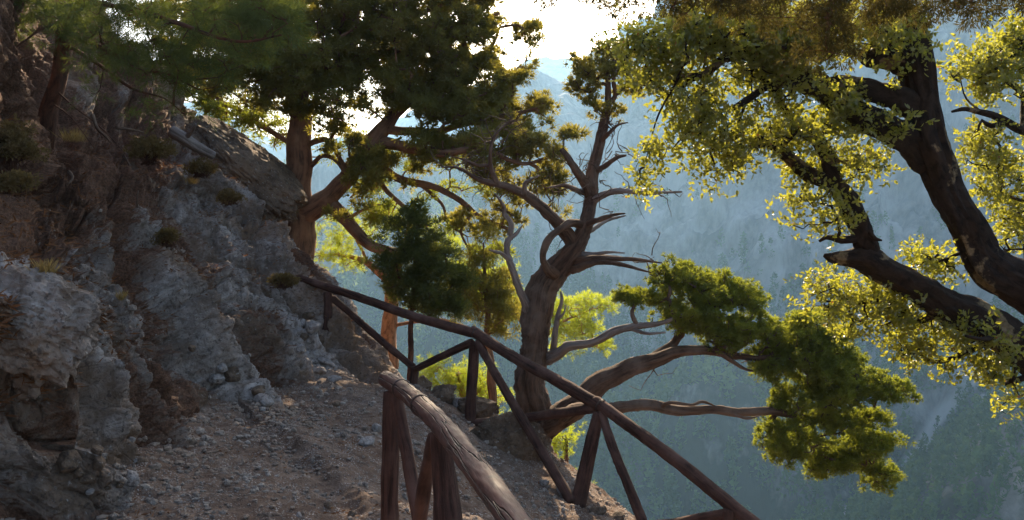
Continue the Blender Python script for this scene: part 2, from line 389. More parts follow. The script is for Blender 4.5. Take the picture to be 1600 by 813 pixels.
def build_hill():
    nu, nv = 1000, 640
    G = loft(PR, nu, nv)
    # even out the sampling: more rows where the picture is large is already given by the control spacing
    Nn = grid_normals(G); 
    if Nn[nu // 3, nv // 3, 1] > 0: Nn = -Nn
    P = G.reshape(-1, 3); n = Nn.reshape(-1, 3)
    xm = np.cumsum(np.r_[0, np.linalg.norm(np.diff(G[:, nv * 2 // 5], axis=0), axis=1)]); ym = np.cumsum(np.r_[0, np.linalg.norm(np.diff(G[nu // 2], axis=0), axis=1)])
    d, big, crack = rock_disp(P, np.repeat(xm, nv), np.tile(ym, nu))
    u = np.repeat(np.linspace(0, 1, nu), nv); v = np.tile(np.linspace(0, 1, nv), nu)
    amp = np.clip(.35 + v * 5, 0, 1) * np.clip(.6 + (u - .28) * 6, .6, 1) * np.where(u > .84, .6, 1) * np.where((v > .72), .75, 1)
    P2 = P + n * (d * amp - .14 * np.clip((u - .6) * 6, 0, 1) * np.clip(v * 4, 0, 1))[:, None]
    G2 = P2.reshape(nu, nv, 3); N2 = grid_normals(G2).reshape(-1, 3)
    up = np.abs(N2[:, 2])
    sl = fbm(P * .55, 4, 71) * .45
    soil = .24 + sl * .8 - big * .65 + (up - .5) * .2 + np.clip((v - .5) * 2.2, 0, .6) * np.clip((.72 - u) * 5, .25, 1) + np.clip(.06 - v, 0, 1) * 5
    mb = MB(); mb.add(P2, grid_faces(nu, nv)[:, ::-1])
    o = mb.build('rock_hillside', M['rock'], attr={'soil': soil}); tag(o, kind='structure')
    o['label'] = 'grey fractured limestone slope rising from the path'
    return G2, N2.reshape(nu, nv, 3)
HG, HN = build_hill()

# ------------------------------------------------------------------ far mountains
def far_mat(name, a, b, veg):
    m, nt = mat(name); v = tc(nt, (1, 1, .5)); n = noise(nt, v, .045, 9, .66, .4); n2 = noise(nt, v, .011, 8, .62)
    c = mixc(nt, ramp(nt, n, [(.36, 0.), (.62, 1.)]), a, b)
    sm = math_(nt, 'ADD', attr(nt, 'veg'), math_(nt, 'MULTIPLY', math_(nt, 'SUBTRACT', n2, .5), 1.4))
    c = mixc(nt, ramp(nt, sm, [(.45, 0.), (.55, 1.)]), c, veg)
    c = mixc(nt, attr(nt, 'stream'), c, (.5, .47, .44))
    bb = bump(nt, n, .9, 3.)
    return finish(m, nt, c, .95, bb, .1)
COLS = [-700, -300, 100, 400, 600, 760, 830, 880, 920, 1000, 1200, 1400, 1650, 2000, 2500]
YTOP = [250, 270, 300, 310, 330, 300, 265, 205, 160, 70, -30, -60, -65, -65, -60]
KF = 2.5          # metres per unit of the far terrain's rows below
def far_loft(rows, nu, nv):
    return loft([[(x, y, d * KF) for x, y, d in r] for r in rows], nu, nv)
def wall_rows():
    rows = []
    for x, yt in zip(COLS, YTOP):
        rows.append([(x, 1330, 100), (x, 850, 140), (x, 700, 172), (x, 560, 205), (x, 560 + (yt - 560) * .35, 240), (x, 560 + (yt - 560) * .7, 275), (x, yt, 300), (x, yt + 20, 330), (x, 480, 420)])
    return rows
STREAM = [(1270, 860), (1330, 800), (1400, 755), (1440, 700), (1475, 640), (1520, 590), (1560, 540)]
def build_far():
    nu, nv = 620, 420
    G = far_loft(wall_rows(), nu, nv); P = G.reshape(-1, 3) ; n = grid_normals(G).reshape(-1, 3)
    n = np.where((n[:, 1] > 0)[:, None], -n, n)
    v = np.tile(np.linspace(0, 1, nv), nu)
    U_ = P / KF; S = U_ * np.array([1, 1, .42])
    S = S + fbm(U_ * .01, 2, 5)[:, None] * 22
    d = (ridged(S * .011, 7, 81, .48) - .4) * 56 + fbm(U_ * .12, 4, 83, .6) * 1.6
    f1, f2, cid = cells(U_ * np.array([.09, .09, .05]), 91); d += (cid - .5) * 2.2
    P2 = P + n * (KF * d * np.clip(v * 5, .2, 1))[:, None]
    # stream bed: nearest distance in bearing and elevation, kept as a strip on the ground
    bx = P2[:, 0] / P2[:, 1] * F + CX; by = 330 - P2[:, 2] / P2[:, 1] * F
    sd_, _ = seg_dist(np.c_[bx, by], np.array(STREAM, float))
    st = np.clip(1 - sd_ / 16, 0, 1) * 1.4; st = np.clip(st, 0, .9)
    P2 = P2 + n * (-2.0 * KF * np.clip(1 - sd_ / 60, 0, 1))[:, None]
    veg = np.clip((by - 330) / 420, -.1, .62) + np.clip((900 - bx) / 900, 0, .2) - .35 * np.exp(-(((bx - 1430) / 150) ** 2 + ((by - 590) / 130) ** 2))
    mb = MB(); mb.add(P2, grid_faces(nu, nv))
    o = mb.build('mountainside', far_mat('far_rock', (.10, .09, .08), (.42, .39, .37), (.04, .042, .025)), attr={'veg': veg, 'stream': st}); tag(o, kind='structure')
    # second ridge, farther away
    c2 = [-900, -300, 300, 340, 440, 600, 780, 830, 900, 960, 1100, 1500, 2200]; y2 = [170, 160, 168, 180, 225, 205, 135, 108, 104, 128, 150, 100, 90]
    rows = [[(x, 560, 420), (x, 420, 460), (x, y + (420 - y) * .5, 510), (x, y, 560), (x, y + 30, 620)] for x, y in zip(c2, y2)]
    G = far_loft(rows, 260, 140); P = G.reshape(-1, 3); n = grid_normals(G).reshape(-1, 3); n = np.where((n[:, 1] > 0)[:, None], -n, n)
    d = (ridged(P / KF * .012, 5, 95, .55) - .4) * 14 * KF
    P = P + n * d[:, None]; mb = MB(); mb.add(P, grid_faces(260, 140))
    o = mb.build('distant_ridge', M.setdefault('ridge', far_mat('ridge_rock', (.12, .11, .1), (.3, .28, .26), (.05, .06, .03))), attr={'veg': np.full(len(P), .35), 'stream': np.zeros(len(P))}); tag(o, kind='structure')
    # nearer wooded slope at the lower right
    rows = []
    for x, yt in [(1180, 900), (1260, 850), (1340, 800), (1420, 745), (1500, 680), (1580, 635), (1700, 590), (1900, 520), (2300, 420)]:
        rows.append([(x - 100, 1400, 70), (x, 1150, 88), (x, yt + 160, 104), (x, yt + 70, 115), (x, yt, 128), (x + 30, yt + 12, 138), (x + 60, yt + 160, 150), (x+60, yt+400, 156)])
    G3 = far_loft(rows, 220, 160); P = G3.reshape(-1, 3); n = grid_normals(G3).reshape(-1, 3); n = np.where((n[:, 1] > 0)[:, None], -n, n)
    P = P + n * KF * ((ridged(P / KF * .05, 4, 97) - .4) * 3.5 + fbm(P / KF * .3, 3, 98) * .5)[:, None]; mb = MB(); mb.add(P, grid_faces(220, 160))
    o = mb.build('wooded_slope', far_mat('slope_ground', (.1, .08, .06), (.34, .3, .26), (.05, .045, .025)), attr={'veg': np.full(len(P), .4), 'stream': np.zeros(len(P))}); tag(o, kind='structure')
    return P2, veg, bx, by, st, P
FP, FVEG, FBX, FBY, FST, SP = build_far()

def far_trees(name, base, h, mat_, label, seed, nb=60):
    r = rs(seed); n = len(base)
    H = h * r.uniform(.55, 1.25, n); Wd = H * r.uniform(.2, .34, n)
    t = r.uniform(0, 1, (n, nb)) ** .8; a = r.uniform(0, 2 * math.pi, (n, nb))
    prof = np.clip((1 - t) ** .75, .08, 1) * np.where(t < .12, .6, 1) * r.uniform(.45, 1.1, (n, nb))
    rad = Wd[:, None] * prof
    C = base[:, None, :] + np.stack([rad * np.cos(a), rad * np.sin(a), (.08 + .95 * t) * H[:, None]], 2)
    C = C.reshape(-1, 3); m = len(C); s = (np.repeat(H, nb) * r.uniform(.05, .12, m))[:, None]
    A = unit(r.normal(size=(m, 3))) * s * 1.4; B = unit(r.normal(size=(m, 3))) * s * 1.4
    V = np.stack([C - A * .5, C + A, C + B], 1).reshape(-1, 3)
    mb = MB(); mb.add(V, Ft=np.arange(m * 3).reshape(m, 3))
    o = mb.build(name, mat_); tag(o, label, 'forest', kind='stuff')
def pick_forest():
    r = rs(5)
    inv = (FBX > -100) & (FBX < 1750) & (FBY > 60) & (FBY < 900) & (FST < .1)
    pr = np.clip(FVEG * 1.5 + fbm(FP / KF * .03, 3, 33) * .9, .03, 1.) * inv
    # weight by area of the cell in world space
    pr = pr * np.where(FP[:, 2] > 25 * KF, .25, 1)
    idx = r.choice(len(FP), 6500, replace=False, p=pr / pr.sum())
    far_trees('distant_forest', FP[idx] + r.uniform(-1, 1, (len(idx), 3)) * [1, 1, 0] - [0, 0, .7], 13., leaf_mat('far_conifers', (.04, .075, .025), (.13, .2, .06), (.24, .32, .08), .35, .0, .09), 'hazy conifer woods covering the far side of the gorge', 6)
    idx = r.choice(len(SP), 1700, replace=False)
    far_trees('forest_on_slope', SP[idx] - [0, 0, .5], 10., leaf_mat('slope_conifers', (.03, .055, .018), (.12, .18, .05), (.2, .28, .06), .3, .0, .12), 'greener conifer wood on the nearer slope at the lower right', 8)
pick_forest()

# ------------------------------------------------------------------ haze
def build_haze():
    bpy.ops.mesh.primitive_cube_add(size=1); o = bpy.context.object; o.name = 'haze'; o.data.name = 'haze'
    x0, x1, y0, y1, z0, z1 = -2205, 2205, -105, 2205, -205, 262
    o.location = ((x0 + x1) / 2, (y0 + y1) / 2, (z0 + z1) / 2); o.scale = (x1 - x0, y1 - y0, z1 - z0)
    m, nt = mat('haze_air'); v = N(nt, 'ShaderNodeVolumePrincipled'); v.inputs['Color'].default_value = (*HAZE_COLOR, 1)
    v.inputs['Density'].default_value = HAZE_DENSITY; v.inputs['Anisotropy'].default_value = HAZE_G
    out = N(nt, 'ShaderNodeOutputMaterial'); nt.links.new(v.outputs[0], out.inputs['Volume']); o.data.materials.append(m)
    tag(o, kind='stuff')
import os
build_haze()

# ------------------------------------------------------------------ wood and foliage builders
def frames(P):
    T = unit(np.gradient(P, axis=0)); n = len(P); U = np.zeros_like(P)
    a = np.array([1., 0, 0]) if abs(T[0, 0]) < .8 else np.array([0, 1., 0])
    u = a - T[0] * (a @ T[0]); U[0] = u / np.linalg.norm(u)
    for i in range(1, n):
        u = U[i - 1] - T[i] * (U[i - 1] @ T[i]); U[i] = u / max(np.linalg.norm(u), 1e-6)
    return T, U, np.cross(T, U)
def tube(mb, P, r, sides=8, rough=0., seed=0, s0=0., ridges=0, cap=True, lump=0., twist=0.):
    P = np.asarray(P, float); r = np.asarray(r, float); n = len(P); T, U, W = frames(P)
    a = np.linspace(0, 2 * math.pi, sides, endpoint=False)
    s = np.r_[0, np.cumsum(np.linalg.norm(np.diff(P, axis=0), axis=1))] + s0
    A = np.tile(a, n); S = np.repeat(s, sides); RR = np.repeat(r, sides)
    k = np.ones(n * sides)
    if rough or ridges or lump:
        At = A + S * twist
        Q = np.stack([np.cos(At) * 1.6, np.sin(At) * 1.6, S * .9 / max(r.max(), .03) * .3], 1) + seed * 3.7
        k = k + lump * fbm(Q * .55, 3, 13 + seed)
        if ridges: k = k + ridges * (ridged(Q * np.array([2.6, 2.6, .9]), 4, 14 + seed, .6) - .5)
        if rough: k = k + rough * fbm(Q * 3, 3, 15 + seed)
    rr = RR * k
    V = np.repeat(P, sides, 0) + (np.cos(A) * rr)[:, None] * np.repeat(U, sides, 0) + (np.sin(A) * rr)[:, None] * np.repeat(W, sides, 0)
    i = np.arange(n - 1)[:, None] * sides; j = np.arange(sides)[None]; j2 = (j + 1) % sides
    Q4 = np.stack([i + j, i + j2, i + sides + j2, i + sides + j], 2).reshape(-1, 4)
    Gr = np.stack([np.cos(A) * RR, np.sin(A) * RR, S + seed * .77], 1)
    T3 = None
    if cap:
        V = np.concatenate([V, [P[0] - T[0] * r[0] * .15, P[-1] + T[-1] * r[-1] * .25]]); c0 = n * sides; c1 = c0 + 1
        Gr = np.concatenate([Gr, [[0, 0, s[0]], [0, 0, s[-1]]]])
        jj = np.arange(sides); kk = (jj + 1) % sides
        T3 = np.concatenate([np.stack([kk, jj, np.full(sides, c0)], 1), np.stack([jj + (n - 1) * sides, kk + (n - 1) * sides, np.full(sides, c1)], 1)])
    mb.add(V, Q4, T3, Gr)
def smooth_line(pts, step):
    """pts: (x, y, z, r) rows -> resampled points and radii"""
    P = np.asarray(pts, float); L = np.linalg.norm(np.diff(P[:, :3], axis=0), axis=1).sum()
    n = max(4, int(L / step)); D = cr(P, n * 3)
    s = np.r_[0, np.cumsum(np.linalg.norm(np.diff(D[:, :3], axis=0), axis=1))]
    t = np.linspace(0, s[-1], n); D = np.stack([np.interp(t, s, D[:, k]) for k in range(4)], 1)
    D[:, 3] = np.maximum(D[:, 3], .002); return D
def L4(a, jit=0., seed=0):
    """limb given as (photo x, photo y, distance, radius)"""
    r = rs(seed + 900); P = np.array([[*at(p[0], p[1], p[2]), p[3]] for p in a])
    if jit: P[1:-1, :3] += r.normal(size=(len(P) - 2, 3)) * jit
    return P

class Tree:
    def __init__(s, name, label, cat, base, group=None):
        s.o = empty(name, base, label, cat, group); s.P = np.zeros((0, 3)); s.par = []; s.dep = np.zeros(0); s.rad = np.zeros(0); s.tips = []; s.chains = []
    def limb(s, pts, part='branch', m=None, step=.07, sides=14, ridges=.16, lump=.22, rough=.05, seed=0, label=None, grow=True, jit=0., twist=0.):
        A = L4(pts, jit, seed); A[:, 3] *= .86; D = smooth_line(A, step)
        # knotty wander
        q = D[:, :3] * 2.2 + seed; rr = D[:, 3:4]
        D[:, :3] += np.stack([pn(q, 5), pn(q, 6), pn(q, 7)], 1) * np.minimum(rr * .8, .05)
        mb = MB(); tube(mb, D[:, :3], D[:, 3], sides, rough, seed, 0, ridges, True, lump, twist)
        o = mb.build(part, m, s.o)
        if label: o['label'] = label
        if grow:
            k = max(1, int(.12 / step)); nodes = D[::k, :3]; i0 = len(s.P)
            if i0: d = np.linalg.norm(s.P - nodes[0], axis=1); j = int(d.argmin()); d0 = s.dep[j]
            else: j = -1; d0 = 0
            s.P = np.concatenate([s.P, nodes]); s.par += [j] + list(range(i0, i0 + len(nodes) - 1))
            s.dep = np.r_[s.dep, d0 + np.arange(len(nodes)) * .12]; s.rad = np.r_[s.rad, D[::k, 3]]
        return o
    def grow(s, T, step=.16, jit=.25, droop=.1, seed=1, maxlen=9.):
        """join every target to the nearest wood with a crooked branch"""
        r = rs(seed); T = np.asarray(T); base = s.P.copy()
        d = np.array([np.linalg.norm(base - t, axis=1).min() for t in T]); order = np.argsort(d)
        n0 = len(s.P); cap = n0 + 60000
        P = np.zeros((cap, 3)); P[:n0] = s.P; dep = np.zeros(cap); dep[:n0] = s.dep; n = n0; par = list(s.par)
        chains = []
        for k in order:
            t = T[k]
            if d[k] > maxlen: continue
            c = np.linalg.norm(P[:n] - t, axis=1) + .12 * dep[:n]; j = int(c.argmin()); a = P[j]
            L = np.linalg.norm(t - a)
            if L < .05: chains.append([j]); continue
            m = max(2, int(L / step)); f = np.linspace(0, 1, m + 1)[1:, None]
            off = np.array([0, 0, -droop * L]) * (4 * f * (1 - f)) * r.uniform(-.6, 1.4) + r.normal(size=3) * jit * L * .3 * (4 * f * (1 - f))
            Q = a + (t - a) * f + off + np.r_[r.normal(size=(m - 1, 3)) * jit * step * .8, [[0, 0, 0]]]
            P[n:n + m] = Q; dep[n:n + m] = dep[j] + np.arange(1, m + 1) * step
            par += [j] + list(range(n, n + m - 1)); chains.append([j] + list(range(n, n + m))); n += m
        cnt = np.zeros(n)
        for ch in chains: cnt[ch[-1]] += 1
        for i in range(n - 1, n0 - 1, -1):
            if par[i] >= 0: cnt[par[i]] += cnt[i]
        s._g = (P[:n], cnt, chains, n0)
        return P[:n]
    def branches(s, m, tip=.006, power=.5, sides=6, name='branch', maxr=.07, taper=.5, label=None, split=9):
        P, cnt, chains, n0 = s._g; R_ = lambda c: np.minimum(tip * np.maximum(c, .6) ** power, maxr)
        big = sorted([c for c in chains if len(c) > 2], key=lambda c: -cnt[c[1]])
        lead = big[:split]; mb = MB()
        for c in chains:
            if len(c) < 2: continue
            r = R_(cnt[c]); r[0] = r[1] * 1.1; r[-1] *= taper
            pts = P[c]
            if len(c) >= 3:
                n = len(c) * 2; pts = cr(pts, n); r = np.interp(np.linspace(0, 1, n), np.linspace(0, 1, len(c)), r)
            tgt = mb
            if any(c is q for q in lead):
                tgt = MB(); tube(tgt, pts, r, 8, .12, len(c)); o = tgt.build(name, m, s.o); continue
            tube(tgt, pts, r, sides, 0, 1)
        if mb.V: tag(mb.build('twigs', m, s.o), kind='stuff')

def in_ellipses(E, dens, seed, gap=None, thr=-.05):
    """E rows: x, y, rx, ry (photo pixels), distance, depth radius [, density factor] -> points in 3D and radius"""
    r = rs(seed); out = []
    for e in E:
        x, y, rx, ry, Y, dY = e[:6]; k = e[6] if len(e) > 6 else 1
        c = at(x, y, Y); sx = rx * Y / F; sz = ry * Y / F
        n = max(1, int(round(dens * k * (sx * sz) ** .9 * (max(dY, .1) / .5) ** .6)))
        u = unit(r.normal(size=(n, 3))) * (r.uniform(0, 1, (n, 1)) ** .4)
        out.append(c + u * np.array([sx, dY, sz]))
    C = np.concatenate(out)
    if gap is not None:   # leave voids between flattish pads of foliage
        C = C[fbm(C * np.array([1, 1, 1.9]) / gap, 2, seed + 5) > thr + r.uniform(-.06, .06, len(C))]
    return C

def blades(mb, P, D, L, Wd, r, S=None):
    n = len(P); D = unit(D)
    if S is None: S = unit(np.cross(D, r.normal(size=(n, 3))))
    L = np.broadcast_to(L, n)[:, None]; Wd = np.broadcast_to(Wd, n)[:, None]
    V = np.stack([P, P + D * L * .5 + S * Wd * .5, P + D * L, P + D * L * .5 - S * Wd * .5], 1).reshape(-1, 3)
    mb.add(V, np.arange(n * 4).reshape(n, 4))
def leaves(mb, P, D, L, Wd, r):
    n = len(P); D = unit(D); Nn = unit(np.cross(D, r.normal(size=(n, 3)))); S = np.cross(D, Nn)
    L = np.broadcast_to(L, n)[:, None]; Wd = np.broadcast_to(Wd, n)[:, None]; z = Wd * .18
    V = np.stack([P, P + D * L * .32 + S * Wd * .48 + Nn * z, P + D * L * .72 + S * Wd * .38 + Nn * z, P + D * L,
                  P + D * L * .72 - S * Wd * .38 + Nn * z, P + D * L * .32 - S * Wd * .48 + Nn * z], 1).reshape(-1, 3)
    i = np.arange(n)[:, None] * 6
    mb.add(V, np.concatenate([i + [0, 1, 2, 3], i + [0, 3, 4, 5]]))

_ICO = {}
def ico(n):
    if n not in _ICO:
        import bmesh
        bm = bmesh.new(); bmesh.ops.create_icosphere(bm, subdivisions=n, radius=1)
        _ICO[n] = (np.array([v.co[:] for v in bm.verts]), np.array([[v.index for v in f.verts] for f in bm.faces])); bm.free()
    return _ICO[n]
def cypress_crown(C, m, parent, seed=0, cr_=.22, nt_=10, nb=22, L=.09, W=.02, flat=.6, tuft=.09, name='crown', up=.35, core=0.):
    r = rs(seed); n = len(C); sz = r.uniform(.6, 1.25, (n, 1, 1)) * cr_
    o = unit(r.normal(size=(n, nt_, 3)) + np.array([0, 0, .25])); T = C[:, None, :] + o * sz * np.array([1, 1, flat]) * r.uniform(.35, 1, (n, nt_, 1))
    T = T.reshape(-1, 3); o = o.reshape(-1, 3); k = len(T)
    d = unit(o[:, None, :] * .7 + r.normal(size=(k, nb, 3)) * .75 + np.array([0, 0, up])); st = r.uniform(0, .8, (k, nb, 1)) * tuft
    P = T[:, None, :] + d * st * r.uniform(.7, 1.2, (k, 1, 1)); P = P.reshape(-1, 3); d = d.reshape(-1, 3)
    d = unit(d + r.normal(size=d.shape) * .3)
    mb = MB()
    if core:
        IV, IT = ico(1); q = len(IV)
        rad = tuft * core * r.uniform(.7, 1.25, (k, 1, 1)) * (1 + r.uniform(-.38, .38, (k, q, 1)))
        mb.add((T[:, None] + IV[None] * rad * [1, 1, .85]).reshape(-1, 3), Ft=(IT[None] + (np.arange(k) * q)[:, None, None]).reshape(-1, 3))
    blades(mb, P, d, L * r.uniform(.6, 1.2, len(P)), W * r.uniform(.7, 1.2, len(P)), r)
    return mb.build(name, m, parent, smooth=False)
def pine_crown(C, m, parent, seed=0, shoots=5, nb=46, L=.11, W=.006, spread=.16, name='crown', dirn=(0, 0, .3)):
    r = rs(seed); n = len(C)
    s = unit(r.normal(size=(n, shoots, 3)) + np.array(dirn)); T0 = C[:, None] + s * spread * r.uniform(0, 1, (n, shoots, 1)); T0 = T0.reshape(-1, 3); s = s.reshape(-1, 3); k = len(T0)
    a = r.uniform(0, 1, (k, nb, 1)); P = T0[:, None] + s[:, None] * a * .14
    d = unit(s[:, None] * .75 + unit(r.normal(size=(k, nb, 3))) * .8)
    mb = MB(); blades(mb, P.reshape(-1, 3), d.reshape(-1, 3), L * r.uniform(.7, 1.15, k * nb), W, r)
    return mb.build(name, m, parent, smooth=False)
def oak_crown(C, m, parent, seed=0, sprigs=5, nb=9, L=.05, W=.028, spread=.11, name='crown'):
    r = rs(seed); n = len(C)
    s = unit(r.normal(size=(n, sprigs, 3)) + np.array([0, 0, .15])); T0 = C[:, None] + r.normal(size=(n, sprigs, 3)) * spread * .6; T0 = T0.reshape(-1, 3); s = s.reshape(-1, 3); k = len(T0)
    a = np.linspace(0, 1, nb)[None, :, None]; P = T0[:, None] + s[:, None] * a * .13 * r.uniform(.6, 1.2, (k, 1, 1))
    d = unit(s[:, None] * .6 + unit(r.normal(size=(k, nb, 3))) * .9)
    mb = MB(); leaves(mb, P.reshape(-1, 3), d.reshape(-1, 3), L * r.uniform(.4, 1.35, k * nb), W * r.uniform(.8, 1.1, k * nb), r)
    tw = MB()
    return mb.build(name, m, parent, smooth=False)

# ------------------------------------------------------------------ big spreading cypress behind the rock
def big_cypress():
    t = Tree('cypress_tree', 'big dark spreading cypress with reddish trunk behind the dark boulder on the rock slope', 'tree', at(462, 372, 15))
    B = M['cypbark']
    t.limb([(455, 400, 15, .42), (462, 350, 15, .36), (463, 300, 15, .28), (468, 240, 15, .235), (470, 190, 15, .2), (466, 150, 15, .2), (452, 100, 15, .17), (440, 50, 15, .15), (428, -40, 15, .12), (420, -150, 15, .07)], 'trunk', B, .06, 22, .3, .2, seed=1)
    t.limb([(455, 345, 15, .3), (495, 320, 15, .22), (530, 292, 15, .17), (560, 255, 15, .17), (585, 222, 15, .16), (605, 190, 15.2, .13), (650, 150, 15.5, .10), (700, 110, 16, .08), (765, 80, 16.2, .04)], 'branch', B, .06, 18, .3, .2, seed=2)
    for k, a in enumerate([
        [(520, 320, 15, .14), (545, 350, 15, .12), (570, 378, 14.8, .11), (610, 395, 14.6, .09), (660, 400, 14.5, .06), (700, 420, 14.5, .03)],
        [(482, 228, 15, .06), (505, 217, 14.8, .055), (522, 232, 14.8, .05), (540, 262, 14.8, .05), (556, 285, 14.8, .04)],
        [(484, 262, 15, .05), (505, 245, 14.7, .045), (525, 252, 14.7, .04), (538, 270, 14.7, .035)],
        [(462, 150, 15, .13), (435, 100, 14.6, .11), (405, 65, 14.2, .09), (370, 25, 14, .07), (335, -30, 14, .05)],
        [(468, 160, 15, .12), (500, 115, 15.2, .1), (560, 88, 15.4, .085), (640, 75, 15.6, .07), (720, 45, 15.8, .05), (780, 20, 16, .03)],
        [(590, 222, 15, .12), (640, 232, 14.8, .1), (690, 240, 14.6, .08), (750, 235, 14.5, .06), (820, 255, 14.5, .035), (880, 235, 14.5, .02)],
        [(580, 235, 15, .1), (610, 270, 15.2, .08), (650, 285, 15.2, .07), (700, 300, 15.2, .06), (745, 335, 15.2, .05), (800, 360, 15.2, .03)],
        [(575, 240, 15, .07), (590, 275, 15.3, .06), (605, 300, 15.3, .05), (640, 330, 15.3, .04), (665, 350, 15.3, .03)],
        [(605, 205, 15.1, .09), (680, 205, 15.4, .07), (740, 190, 15.4, .06), (800, 178, 15.4, .045), (860, 165, 15.4, .025)],
        [(462, 130, 15, .1), (530, 65, 15.5, .08), (600, 35, 15.8, .065), (680, 12, 16, .05), (760, -30, 16, .03)],
        [(455, 225, 15, .05), (400, 190, 15.5, .05), (370, 172, 15.8, .045), (345, 158, 16, .04), (312, 132, 16.3, .03), (290, 120, 16.5, .02)],
        [(740, 335, 15.2, .03), (720, 360, 15, .025), (735, 400, 15, .02), (725, 440, 15, .012)],
        [(660, 290, 15.2, .04), (690, 320, 15.3, .03), (700, 350, 15.3, .02), (730, 370, 15.3, .012)]]):
        t.limb(a, 'branch', B, .08, 12, .2, .2, seed=3 + k)
    E = [(600, 60, 190, 65, 15.5, 1.6), (500, 25, 120, 55, 15, 1.4), (700, 95, 100, 60, 15.8, 1.3), (755, 145, 70, 50, 15.6, 1.), (800, 190, 60, 45, 15.4, .9), (690, 165, 90, 50, 15.2, 1.),
         (610, 145, 70, 35, 15.0, .9), (545, 105, 60, 40, 15, .9), (430, 75, 70, 60, 14.5, .9), (395, 140, 45, 35, 14.5, .7, .8), (440, 120, 40, 30, 14.2, .6), (720, 235, 90, 30, 14.7, .8), (820, 235, 60, 35, 14.6, .6),
         (780, 285, 60, 30, 14.8, .5, .8), (650, 272, 60, 20, 15, .5, .5), (710, 340, 70, 20, 15.1, .5, .5), (770, 355, 60, 22, 15.1, .5, .6), (850, 290, 45, 25, 14.7, .4, .7), (890, 230, 25, 18, 14.5, .3), (895, 205, 18, 14, 14.5, .3),
         (530, 200, 35, 18, 14.6, .4, .7), (570, 180, 30, 20, 14.6, .4, .7), (520, 280, 30, 18, 14.3, .3, .8), (690, 15, 100, 35, 16, 1.), (745, 40, 40, 35, 16, .6), (800, 130, 35, 20, 15.6, .5), (840, 160, 30, 22, 15.5, .5),
         (350, 40, 60, 50, 14, .9), (330, 100, 40, 30, 14, .6, .7), (600, -40, 260, 50, 15.5, 1.5, .5), (870, 270, 20, 30, 14.7, .3, .6), (545, 330, 30, 25, 14.6, .3, .6), (580, 310, 40, 20, 14.6, .3, .5), (800, 330, 40, 20, 15, .4, .6), (860, 330, 30, 20, 15, .4, .7)]
    E += [(660, -110, 250, 55, 15.5, 1.6, .7), (850, -150, 110, 45, 15.3, 1.2, .7), (800, -230, 200, 50, 15.5, 1.6, .5)]  # unseen crown above the view, added to shade the path and near rail
    E += [(440, 165, 60, 30, 14.4, .7), (520, 160, 60, 30, 14.6, .7), (400, 110, 60, 40, 14.6, .7), (480, 100, 70, 50, 14.5, .9), (590, 260, 50, 25, 14.6, .5), (830, 60, 20, 60, 16, .6, .5), (660, 215, 60, 25, 14.6, .6), (350, 90, 50, 60, 14.4, .8), (560, 230, 40, 20, 14.5, .4)]
    E += [(300, 25, 60, 45, 15, .8), (285, 85, 40, 30, 15, .6), (270, 40, 50, 40, 16, .6)]
    C = in_ellipses(E, 185, 3, .45, .03)
    t.grow(C, .22, .3, .08, 4); t.branches(B, .0075, .5, 6, maxr=.06, split=10)
    cypress_crown(C, M['cypleaf'], t.o, 5, .19, 9, 24, .08, .018, .5, .085, core=.35)
    E2 = [(320, 150, 30, 18, 16.3, .4), (345, 175, 20, 12, 16.2, .4), (400, 190, 40, 22, 15.6, .5), (440, 212, 28, 18, 15.5, .4), (300, 118, 25, 14, 16.4, .4), (385, 215, 25, 12, 15.7, .3), (600, 330, 40, 20, 15.3, .4, .5), (660, 325, 40, 25, 15.4, .4, .5), (690, 370, 50, 25, 15.3, .4, .5), (640, 250, 50, 20, 15.4, .4, .6), (740, 300, 50, 20, 15.4, .4, .6),(560,215,40,20,15.6,.4,.6)]
    E2 += [(335, 160, 45, 24, 16, .4, 1.5), (295, 140, 40, 20, 16, .4, 1.3), (415, 192, 42, 24, 15.7, .4, 1.3), (310, 110, 40, 30, 16, .4, 1.5), (380, 165, 40, 20, 15.8, .4, 1.3), (505, 150, 30, 40, 15.5, .4), (560, 335, 40, 18, 15.4, .3), (620, 350, 50, 20, 15.5, .4), (580, 290, 40, 18, 15.6, .3), (520, 235, 30, 18, 15.6, .3), (760, 400, 40, 20, 15.4, .4), (700, 260, 60, 16, 15.5, .4)]
    C2 = in_ellipses(E2, 150, 13, .5, -.05)
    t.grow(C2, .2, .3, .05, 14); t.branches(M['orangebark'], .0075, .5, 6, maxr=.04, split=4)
    cypress_crown(C2, M['cypleaf2'], t.o, 15, .17, 8, 16, .085, .02, .5, .09)['label'] = 'golden backlit lower foliage'
big_cypress()

